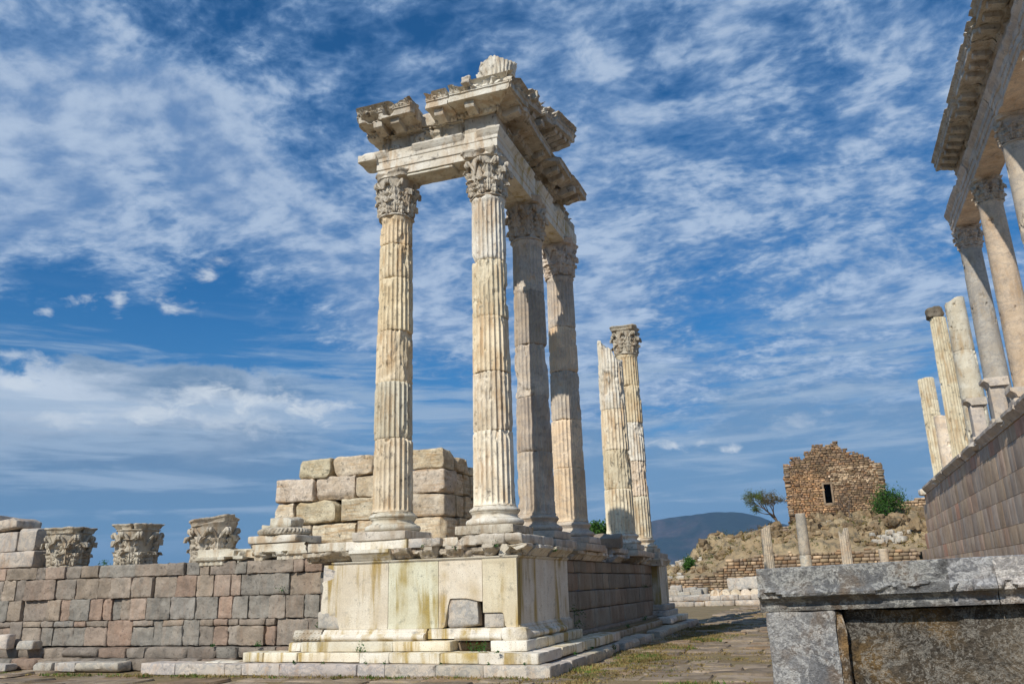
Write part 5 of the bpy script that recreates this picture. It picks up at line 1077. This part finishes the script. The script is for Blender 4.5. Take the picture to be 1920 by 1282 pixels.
# ------------------------------------------------------------------ thin columns on the plaza
def build_thin():
    G = 'thin marble columns standing on the plaza'
    for k, (px, zt, r, lab, tint, nfl) in enumerate(((1438.5, 3.5, 0.19, 'leftmost thin column on the plaza, cream with a slanted top', (1.0, 0.93, 0.78), 16), (1506, 3.8, 0.19, 'tallest thin column on the plaza, grey with a white mended foot', (0.85, 0.83, 0.78), 0), (1585, 3.22, 0.185, 'thin fluted column with a broken notched top, third from the left', (1.05, 0.98, 0.86), 14), (1657, 2.46, 0.17, 'shortest thin column stub on the plaza, right of the other three', (1.05, 0.95, 0.82), 0))):
        q = on_z(px, 1165-(px-1438)*0.03, 0.0); q = on_y(px, 1000, 32.0) if True else q
        # stand it where the sight line to its middle meets the row at 32 m
        zm = [2.75, 2.9, 2.6, 2.25][k]; a = on_y(px, [1022, 1010, 1022, 1040][k], 32.0); x = a[0]
        t = thing('thin_column', lab, 'column', (x, 32.0, 0), G)
        tops = [lambda P, U: zt-0.12+0.5*(P[:, 0]-x), None, lambda P, U: zt-0.05+0.15*np.sin((P[:, 0]-x)*18), None][k]
        mb = MB(); z0 = 2.35 if k == 1 else 0.12
        P, Q, G2 = shaft_drum(r*1.05, r*0.92, z0, zt, nfl, 0.15, 700+k, x, 32.0, res=0.06, broken_top=tops, k=8); mb.add(P, Q, G2, tint); mb.build('shaft', MA['white'], t)
        if k == 1:
            mb = MB(); P, Q, G2 = shaft_drum(r*1.05, r*1.04, 0.12, 2.345, 0, 0.0, 720, x, 32.0, res=0.08, k=8); mb.add(P, Q, G2, (1.25, 1.25, 1.2)); mb.build('mended_foot', MA['white'], t)
        mb = MB(); block(mb, x-0.3, x+0.3, 31.7, 32.3, -0.02, 0.125, res=0.2, r=0.02, chip=0.03, amp=0.01); mb.build('plinth', MA['white'], t)
build_thin()
# ------------------------------------------------------------------ rubble masonry: far wall, tower
def rubble(mb, o, du, n, L, H, sw, sh, top=None, hole=None, seed=0, depth=0.5, jut=0.06, tint=None, base=None):
    """courses of small rough stones on a face: o origin, du direction along, n outward; top(u) gives the ragged top"""
    r = np.random.default_rng(seed); du = np.array(du, float); n = np.array(n, float); up = np.array([0, 0, 1.0]); V = []; Q = []; T = []; z = 0; k = 0
    cub = np.array([[-1, -1, -1], [1, -1, -1], [1, 1, -1], [-1, 1, -1], [-1, -1, 1], [1, -1, 1], [1, 1, 1], [-1, 1, 1]])/2
    fc = np.array([[0, 3, 2, 1], [4, 5, 6, 7], [0, 1, 5, 4], [1, 2, 6, 5], [2, 3, 7, 6], [3, 0, 4, 7]])
    while z < H:
        h = sh*r.uniform(0.6, 1.35); u = -r.random()*sw
        while u < L:
            w_ = sw*r.uniform(0.45, 1.7); um = u+w_/2; zt = top(um) if top else H; zb = base(um) if base else 0
            if 0 <= um <= L and z+h*0.6 < zt+0.1*r.standard_normal() and z+h > zb and not (hole and hole(um, z+h/2)):
                j = jut*r.random(); c = np.array([w_-0.018, depth+j, h-0.014])
                B = cub*c*(1-0.16*r.random((8, 3))); B = B+np.array([um, 0, z+h/2])
                W = o+np.outer(B[:, 0], du)+np.outer(-B[:, 1]+j/2-depth/2, -n)*-1+np.outer(B[:, 2], up)
                V.append(W); Q.append(fc+8*k); k += 1
                t = tint(r, um, z) if tint else (1, 1, 1); T.append(np.tile([*t], (8, 1)))
            u += w_
        z += h
    mb.add(np.concatenate(V), np.concatenate(Q)); mb.T[-1][:, :3] = np.concatenate(T)
def rt(r, u, z):
    k = r.uniform(0.65, 1.35); q = r.random()
    if q < 0.12: return (k*1.5, k*1.45, k*1.4)
    if q < 0.3: return (k*1.08, k*0.92, k*0.80)
    return (k, k, k*r.uniform(0.9, 1.1))
def build_tower():
    t = thing('ruined_tower', 'square ruined rubble tower with a ragged top and a dark slit window, on the hill', 'tower', (1.7, 80, 5.5))
    X0, X1, Y = -2.35, 5.75, 78.0; Z0 = 4.6
    tp = [(-2.4, 11.0), (-1.9, 11.2), (-1.8, 11.75), (-0.5, 11.9), (-0.4, 12.5), (0.2, 12.7), (0.9, 12.9), (1.0, 13.3), (1.3, 13.0), (1.7, 13.0), (2.9, 12.7), (3.1, 12.2), (3.6, 12.1), (4.3, 12.0), (4.5, 11.3), (5.3, 11.0), (5.75, 10.7)]
    r0 = np.random.default_rng(4)
    jag = lambda u: 0.45*float(vnoise(np.array([[u*1.7, 0.5, 0.5]]), 1, 5)[0])+0.28*float(vnoise(np.array([[u*5.1, 0.5, 0.5]]), 1, 6)[0])
    top = lambda u: float(np.interp(u+X0, [p[0] for p in tp], [p[1] for p in tp]))-Z0+jag(u)
    hx0, hx1, hz0, hz1 = 0.82-X0, 1.38-X0, 7.72-Z0, 9.35-Z0
    hole = lambda u, z: hx0-0.1 < u < hx1+0.1 and hz0-0.05 < z < hz1+0.05
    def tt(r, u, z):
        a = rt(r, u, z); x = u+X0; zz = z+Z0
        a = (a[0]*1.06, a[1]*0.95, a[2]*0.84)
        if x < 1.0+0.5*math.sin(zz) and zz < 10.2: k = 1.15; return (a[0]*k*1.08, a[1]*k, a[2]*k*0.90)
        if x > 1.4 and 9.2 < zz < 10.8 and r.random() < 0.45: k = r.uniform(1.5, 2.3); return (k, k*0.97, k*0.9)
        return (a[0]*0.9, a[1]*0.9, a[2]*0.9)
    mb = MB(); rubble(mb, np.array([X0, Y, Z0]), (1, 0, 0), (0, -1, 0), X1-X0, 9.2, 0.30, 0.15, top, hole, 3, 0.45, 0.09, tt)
    # window jambs and sill
    for (a, b, c, d) in ((0.66, 0.82, 7.6, 9.45), (1.38, 1.54, 7.6, 9.6), (0.7, 1.5, 7.5, 7.72), (0.66, 1.54, 9.35, 9.5)): block(mb, a, b, Y-0.06, Y+0.5, c, d, res=0.2, r=0.02, chip=0.04, amp=0.02, tint=(0.95, 0.9, 0.85))
    block(mb, 1.30, 1.46, Y-0.12, Y, 9.9, 10.06, res=0.1, r=0.04, chip=0.04, amp=0.01, tint=(3.2, 3.1, 3.0))
    mb.build('front_wall', MA['rubble'], t, smooth=None)
    mb = MB(); rubble(mb, np.array([X0, Y+7, Z0]), (0, -1, 0), (-1, 0, 0), 7, 7.2, 0.30, 0.16, lambda u: 6.3+0.3*math.sin(u*2.1)+(u/7)*0.3, None, 5, 0.45, 0.08, rt); mb.build('side_wall', MA['rubble'], t, smooth=None)
    mb = MB(); rubble(mb, np.array([X1, Y, Z0]), (0, 1, 0), (1, 0, 0), 7, 7.2, 0.30, 0.16, lambda u: 6.2+0.3*math.sin(u*1.7)-u*0.1, None, 6, 0.45, 0.1, rt); mb.build('side_wall', MA['rubble'], t, smooth=None)
    mb = MB()      # mortar core behind the face, stepped like the top
    for i in range(27):
        a = X0+0.15+i*0.29; b = a+0.29
        zt = min(top(a-X0), top(b-X0))+Z0-0.12
        if a < 1.38 and b > 0.82:
            block(mb, a, b, Y+0.12, Y+0.7, Z0-0.5, 7.7, res=0.5, r=0.01, chip=0, amp=0.03); block(mb, a, b, Y+0.12, Y+0.7, 9.4, zt, res=0.5, r=0.01, chip=0, amp=0.03)
        else: block(mb, a, b, Y+0.12, Y+0.7, Z0-0.5, zt, res=0.5, r=0.01, chip=0, amp=0.03, seed=i)
    block(mb, X0+0.15, X0+0.7, Y+0.7, Y+7, Z0-0.5, 10.6, res=1, r=0.02, chip=0.05, amp=0.05); block(mb, X1-0.7, X1-0.15, Y+0.7, Y+7, Z0-0.5, 10.4, res=1, r=0.02, chip=0.05, amp=0.05); block(mb, X0+0.2, X1-0.2, Y+6.5, Y+7, Z0-0.5, 10.3, res=1, r=0.02, chip=0.05, amp=0.05)
    block(mb, X0+0.2, X1-0.2, Y+0.6, Y+6.6, 8.5+1.2, 9.9, res=1, r=0.02, chip=0.05, amp=0.05)
    mb.build('core', MA['mortar'], t, smooth=None)
build_tower()
def build_far_walls():
    pts = [(-16, 0.9), (-10.6, 1.62), (-9.3, 1.75), (-7.8, 1.85), (-7.3, 2.15), (-6.6, 2.5), (-6.0, 2.9), (-4.3, 3.15), (0, 3.2), (5.3, 3.15), (6.2, 3.1)]
    top = lambda u: interp(u-15, pts)+0.05
    mb = MB(); rubble(mb, np.array([-15.0, 62.0, 0.0]), (1, 0, 0), (0, -1, 0), 21.0, 3.3, 0.36, 0.185, top, None, 15, 0.5, 0.06, lambda r, u, z: tuple(np.array(rt(r, u, z))*[1.05, 1.02, 0.95]))
    for i in range(42):
        x = -15+i*0.5; block(mb, x, x+0.5, 62.10, 62.7, -0.1, top(x+15.25)-0.1, res=0.5, r=0.01, chip=0, amp=0.02, tint=(0.6, 0.55, 0.5))
    tag(mb.build('far_wall', MA['rubble'], smooth=None), 'long low wall of small brown stones across the far end of the plaza', 'wall')
    mb = MB(); rubble(mb, np.array([5.8, 79.5, 5.0]), (1, 0, 0), (0, -1, 0), 6.5, 3.4, 0.34, 0.22, lambda u: 2.75+0.15*math.sin(u*3)+0.1*u/6, None, 17, 0.8, 0.25, lambda r, u, z: tuple(np.array([1.55, 1.45, 1.3])*r.uniform(0.7, 1.35)))
    block(mb, 5.8, 12.3, 79.7, 80.6, 4.5, 7.6, res=0.6, r=0.1, chip=0.2, amp=0.1)
    tag(mb.build('rubble_wall', MA['rubble'], smooth=None), 'heap-like wall of pale loose rubble right of the tower', 'wall')
    mb = MB(); rubble(mb, np.array([-3.9, 75.5, 5.2]), (1, 0, 0.05), (0, -1, 0), 1.9, 1.0, 0.3, 0.16, lambda u: 0.75-0.15*u, None, 19, 0.5, 0.1, rt)
    tag(mb.build('rubble_wall', MA['rubble'], smooth=None), 'short dark scrap of rubble walling at the foot of the olive tree by the tower', 'wall')
    # white marble kerbs and scattered blocks in front of the far wall
    for k, (y, x0, x1, z1, lab) in enumerate(((56.6, -11.8, -2.2, 0.30, 'nearer white marble kerb line at the far end of the plaza'), (58.0, -11.2, -2.6, 0.62, 'farther white marble kerb line, one course higher'))):
        mb = MB(); run_blocks(mb, x0, y, x1, y, z1-0.34, z1, 0.7, [1.3, 0.8, 1.6, 0.6], (0, -1), seed=900+k, tints=lambda q: tuple(np.array([1.0, 0.96, 0.9])*q.uniform(0.75, 1.1)), res=0.18, r=0.03, chip=0.10, amp=0.02, drop=0.4, jut=0.06)
        tag(mb.build('kerb', MA['white'], smooth=45), lab, 'kerb', 'white kerb lines across the plaza')
    r = np.random.default_rng(33)
    def bits(lst, group, cat, nm):
        for k, (px, py, d, s, lab) in enumerate(lst):
            a = on_y(px, py, d); mb = MB(); V, Q = stone((s[0], s[1], s[2]), res=0.1, r=0.03, chip=0.14, amp=0.03, seed=int(px)+k)
            g = r.uniform(0.7, 1.05); mb.add(*put((V, Q), (a[0], d, max(a[2], s[2]/2)), r.uniform(-0.3, 0.3), (0, r.uniform(-0.08, 0.08))), tint=(g, g, g*0.97)); tag(mb.build(nm, MA['white'], smooth=45), lab, cat, group)
    bits([(1263, 1113, 59.0, (0.9, 0.6, 0.55), 'white block at the left end of the far marble row, touching the far podium'), (1268, 1104, 60, (0.8, 0.5, 0.5), 'white block stacked above the left end of the far marble row'),
          (1283, 1116, 59, (0.9, 0.6, 0.5), 'squarish white block second in the far marble row'), (1292, 1107, 60.2, (1.2, 0.6, 0.45), 'long white block behind the second block of the far marble row'), (1306, 1113, 59.2, (0.8, 0.6, 0.6), 'white block in the middle of the far marble row'),
          (1311, 1120, 58.6, (1.5, 0.5, 0.4), 'low wide white slab in front of the middle of the far marble row'), (1318, 1110, 59.8, (0.7, 0.5, 0.6), 'white block at the right end of the far marble row'), (1276, 1121, 58.5, (1.6, 0.5, 0.35), 'low white slab in front of the left of the far marble row'), (1398, 1093, 61.0, (2.4, 0.6, 0.8), 'long pale marble block behind the row of lying drums')],
         'scattered white blocks by the far wall', 'stone block', 'marble_block')
    G = 'column drums lying in a row'
    for k, px in enumerate((1343, 1361, 1379, 1398, 1416)):
        a = on_y(px, 1108, 59.2); mb = MB(); P, Q, G2 = shaft_drum(0.36, 0.34, -0.5, 0.5, 0, 0.3, 800+k, 0, 0, res=0.12); V = rot(P, math.pi/2, 0, r.uniform(-0.15, 0.15))
        mb.add(V+[a[0], 59.2, 0.62], Q, G2, (1.0, 0.93, 0.86)); tag(mb.build('lying_drum', MA['cream'], smooth=40), ['leftmost of the five lying column drums', 'second lying column drum from the left', 'middle one of the five lying column drums', 'fourth lying column drum from the left', 'lying column drum next to the foreground pedestal edge'][k], 'column drum', G)
    # pale stone heaps on the hillside: too small and many to tell apart
    mb = MB()
    for (px, py, d, n, sx) in ((1412, 1034, 66, 26, 0.9), (1270, 1057, 70, 22, 1.0), (1275, 1077, 63.5, 3, 0.1), (1310, 1062, 69, 5, 0.8), (1255, 1082, 63.4, 5, 0.6), (1560, 1012, 72, 3, 0.5), (1672, 1036, 66, 30, 0.9), (1690, 1028, 67, 26, 0.8), (1655, 997, 73, 2, 0.6)):
        a = on_y(px, py, d)
        for i in range(n):
            s = r.uniform(0.15, 0.45); x = a[0]+sx*r.standard_normal()*0.7; y = d+0.5*r.standard_normal(); V, Q = stone((s*1.5, s, s*0.8), res=0.2, r=0.03, chip=0.1, amp=0.04, seed=i)
            mb.add(*put((V, Q), (x, y, hill_z(x, y)+s*0.25+(0.25*r.random() if px > 1660 and py > 1010 else 0)), r.uniform(0, 3)), tint=(1.1, 1.1, 1.08))
    o = mb.build('stone_scatter', MA['white'], smooth=45); o['kind'] = 'stuff'
build_far_walls()
# ------------------------------------------------------------------ trees, shrubs, grass
def grow(mb, p, d, L, r, depth, rs, tips, spread=0.6, bend=0.25, split=3, shrink=0.72):
    pts = [p]; rad = [r]; q = np.array(p, float); dd = np.array(d, float)
    for i in range(4):
        dd = dd+bend*rs.standard_normal(3)*0.4+np.array([0, 0, 0.04]); dd /= np.linalg.norm(dd); q = q+dd*L/4; pts.append(q.copy()); rad.append(r*(1-0.4*(i+1)/4))
    V, Q, G = tube(pts, rad, 6 if depth > 1 else 4); mb.add(V, Q, G)
    if depth <= 1: tips.extend([pts[2], pts[3], pts[4]])
    if depth == 0: return
    for k in range(split):
        nd = dd+spread*rs.standard_normal(3); nd[2] = nd[2]*0.7+0.15; nd /= np.linalg.norm(nd)
        grow(mb, q if k else pts[3], nd, L*shrink*rs.uniform(0.8, 1.15), r*0.58, depth-1, rs, tips, spread, bend, split, shrink)
def leaves(mb, tips, n, size, jit, rs, tint=lambda r, p: (1, 1, 1)):
    tips = np.array(tips); c = tips[rs.integers(len(tips), size=n)]+jit*rs.standard_normal((n, 3))
    a = rs.standard_normal((n, 3)); a /= np.linalg.norm(a, axis=1, keepdims=True); b = np.cross(a, rs.standard_normal((n, 3))); b /= np.linalg.norm(b, axis=1, keepdims=True)
    s = size*rs.uniform(0.6, 1.3, (n, 1)); V = np.stack([c-a*s, c-b*s*0.5, c+a*s, c+b*s*0.5], 1).reshape(-1, 3)
    T = np.repeat(np.array([tint(rs, q) for q in c]), 4, axis=0); mb.add(V, np.arange(4*n).reshape(-1, 4)); mb.T[-1][:, :3] = T
def tree(name, label, cat, x, y, z, H, tw, depth, nl, ls, jit, seed, leafm='leaf', spread=0.6, lean=(0, 0), split=3, tint=None, shrink=0.72, L0=0.38):
    rs = np.random.default_rng(seed); t = thing(name, label, cat, (x, y, z)); mb = MB(); tips = []
    grow(mb, (x, y, z-0.1), (lean[0], lean[1], 1.0), H*L0, tw, depth, rs, tips, spread, 0.25, split, shrink); mb.build('trunk', MA['bark'], t, smooth=60)
    if nl:
        mb = MB(); leaves(mb, tips, nl, ls, jit, rs, tint or (lambda r, p: tuple(np.ones(3)*r.uniform(0.7, 1.4)))); mb.build('crown', MA[leafm], t, smooth=None)
def build_trees():
    tree('olive_tree', 'half-bare olive-coloured tree leaning against the sky left of the tower', 'tree', -3.0, 76.2, 5.6, 3.7, 0.15, 5, 5200, 0.05, 0.12, 5, 'leaf_dry', spread=0.5, lean=(-0.45, 0), tint=lambda r, p: ((0.9, 1.15, 0.6) if p[0] < -4.3 else (1.0, 0.8, 0.75)) if True else 0, shrink=0.76, L0=0.34)
    tree('green_bush', 'dense bright green bush at the right foot of the tower', 'bush', 5.75, 76.0, 5.9, 3.1, 0.14, 4, 4600, 0.08, 0.34, 8, 'leaf', spread=0.85, lean=(-0.1, 0), split=4, shrink=0.72, L0=0.28)
    tree('bare_shrub', 'leafless reddish brown shrub in front of the tower wall', 'shrub', 2.55, 76.9, 6.3, 2.6, 0.07, 4, 0, 0, 0, 12, spread=0.5, split=3, L0=0.36)
    a = on_y(1298, 1075, 66.0)
    tree('small_tree', 'small round green tree on the dry slope above the far wall', 'tree', a[0], 66.0, a[2], 1.35, 0.06, 3, 1800, 0.07, 0.12, 15, 'leaf', spread=0.6, split=4, L0=0.36)
    a = on_y(1130, 1010, 40.0)
    tree('green_bush', 'green bush peeping over the ruin between the grey end column and the broken column', 'bush', a[0], 40.0, 0.0, 4.6, 0.12, 4, 9000, 0.075, 0.17, 18, 'leaf', spread=0.5, split=4, L0=0.45, shrink=0.56)
build_trees()
def build_scrub():
    rs = np.random.default_rng(77); mb = MB()
    for i in range(620):
        x = rs.uniform(-13.5, 11); y = 63+16*rs.random(); z = hill_z(x, y); s = rs.uniform(0.10, 0.34)
        g = (0.8, 1.0, 0.5) if rs.random() < 0.22 else [(1.9, 1.35, 0.9), (1.5, 1.15, 0.8), (1.1, 0.8, 0.6)][rs.integers(3)]
        leaves(mb, [np.array([x, y, z+s*0.4])], 26, 0.06, s*0.45, rs, lambda r, p: tuple(np.array(g)*r.uniform(0.6, 1.3)))
    o = mb.build('scrub', MA['leaf_dry'], smooth=None); o['kind'] = 'stuff'
build_scrub()
def tuft(mb, x, y, z, n, h, sp, rs, tint):
    c = np.stack([x+sp*rs.standard_normal(n), y+sp*rs.standard_normal(n), np.full(n, z)], 1); a = rs.uniform(0, 6.28, n); hh = h*rs.uniform(0.4, 1.2, n); w_ = 0.012*rs.uniform(0.7, 1.8, n)
    d = np.stack([np.cos(a), np.sin(a), a*0], 1); lean = 0.5*h*rs.standard_normal((n, 2)); top = c+np.column_stack([lean, hh]); m_ = (c+top)/2; m_[:, 2] += 0.1*hh
    V = np.stack([c-d*w_[:, None], c+d*w_[:, None], top+d*0.002, top-d*0.002], 1).reshape(-1, 3); mb.add(V, np.arange(4*n).reshape(-1, 4), tint=tint)
def build_grass():
    rs = np.random.default_rng(9); mb = MB()
    def strip(n, fx, h, tints):
        for i in range(n):
            x, y = fx(); tuft(mb, x, y, 0.0, int(rs.integers(7, 16)), h*rs.uniform(0.5, 1.3), 0.07, rs, tints[rs.integers(len(tints))])
    dry = [(1, 1, 1), (1.2, 1.05, 0.8), (0.9, 0.8, 0.65), (0.6, 0.8, 0.5), (1.1, 1.0, 0.9)]; green = [(0.35, 0.75, 0.3), (0.45, 0.8, 0.35)]
    # a weedy band runs beside the steps, with more in the joints beyond
    def band():
        y = rs.uniform(12.0, 33); return -4.25+0.06*(y-15)*0.5+0.42*rs.standard_normal()+0.3*math.sin(y*0.8), y
    strip(1500, band, 0.038, dry)
    def wide():
        for _ in range(20):
            x, y = rs.uniform(-4.6, 1.5), 10+44*rs.random()**1.2
            if vnoise(np.array([[x, y, 0]]), 0.7, 31)[0] > 0.15: break
        return x, y
    strip(900, wide, 0.03, dry)
    def front(): return rs.uniform(-20, -5), 14.75+0.08*rs.standard_normal()
    strip(260, front, 0.05, dry+green)
    def clump():
        x, y = [(-4.0, 19.2), (-3.9, 18.4), (-4.5, 16.5), (-3.6, 21.5), (-3.2, 24.5), (-2.2, 14.0)][rs.integers(6)]; return x+0.22*rs.standard_normal(), y+0.3*rs.standard_normal()
    strip(420, clump, 0.06, green+dry)
    o = mb.build('grass', MA['grass'], smooth=None); o['kind'] = 'stuff'
    mb = MB()       # green weeds in the joints of steps and walls
    for (x, y, z, n, h) in [(-8.95, 15.46, 0.42, 60, 0.14), (-6.3, 15.42, 0.42, 90, 0.16), (-6.55, 15.5, 0.42, 60, 0.14), (-5.85, 15.1, 0.42, 20, 0.05), (-10.3, 15.18, 0.22, 40, 0.06), (-9.6, 15.14, 0.22, 20, 0.06), (-8.6, 15.1, 0.22, 26, 0.05), (-8.2, 15.1, 0.22, 20, 0.05), (-6.0, 15.02, 0.22, 14, 0.04), (-5.3, 15.02, 0.22, 14, 0.04), (-7.0, 15.1, 0.22, 20, 0.04),
                         (-13.1, 16.12, 0.48, 50, 0.08), (-11.9, 16.12, 0.48, 70, 0.10), (-10.4, 16.2, 0.85, 50, 0.10), (-11.5, 16.32, 1.62, 30, 0.12), (-17.0, 16.6, 2.36, 90, 0.16), (-15.2, 16.9, 2.3, 40, 0.08), (-5.55, 19.45, 0.6, 120, 0.30), (-5.55, 19.5, 0.9, 70, 0.25), (-5.45, 17.6, 2.28, 50, 0.08), (-7.65, 15.62, 2.40, 30, 0.07), (-6.9, 15.65, 2.32, 50, 0.08), (-6.05, 15.62, 2.34, 60, 0.09), (-5.6, 27.5, 0.42, 90, 0.12), (-5.5, 24.5, 0.35, 80, 0.10), (-4.9, 20.2, 0.1, 60, 0.12), (-5.0, 17.3, 0.22, 30, 0.06), (-5.0, 18.6, 0.22, 30, 0.06), (-5.7, 28.5, 1.4, 40, 0.15)]:
        c = np.array([x, y, z+h*0.3]); leaves(mb, [c], n, 0.022, h*0.35, rs, lambda r, p: tuple(np.ones(3)*r.uniform(0.7, 1.4)))
        mb.V[-1][:, 2] = np.maximum(mb.V[-1][:, 2], z); mb.V[-1][:, 1] -= 0.03
    o = mb.build('weeds', MA['weed'], smooth=None); o['kind'] = 'stuff'
build_grass()
# ------------------------------------------------------------------ the air over the valley
def build_haze():
    x0, x1, y0, y1, z0, z1 = -5000, 5000, -1500, 4200, -190, 300
    V = [[x, y, z] for x in (x0, x1) for y in (y0, y1) for z in (z0, z1)]
    me = bpy.data.meshes.new('haze'); me.from_pydata(V, [], [[0, 1, 3, 2], [4, 6, 7, 5], [0, 4, 5, 1], [2, 3, 7, 6], [0, 2, 6, 4], [1, 5, 7, 3]]); me.update()
    o = bpy.data.objects.new('haze', me); C.objects.link(o); o['kind'] = 'stuff'
    m = bpy.data.materials.new('haze'); m.use_nodes = True; g = NT(m.node_tree); out = g.n('ShaderNodeOutputMaterial'); v = g.n('ShaderNodeVolumePrincipled')
    v.inputs['Color'].default_value = (0.40, 0.66, 1.0, 1); v.inputs['Density'].default_value = HAZE; v.inputs['Anisotropy'].default_value = 0.0
    g.put(out.inputs['Volume'], v.outputs[0]); me.materials.append(m)
HAZE = 0.00013
if HAZE: build_haze()
for o in bpy.data.objects:
    if '_o' in o: del o['_o']
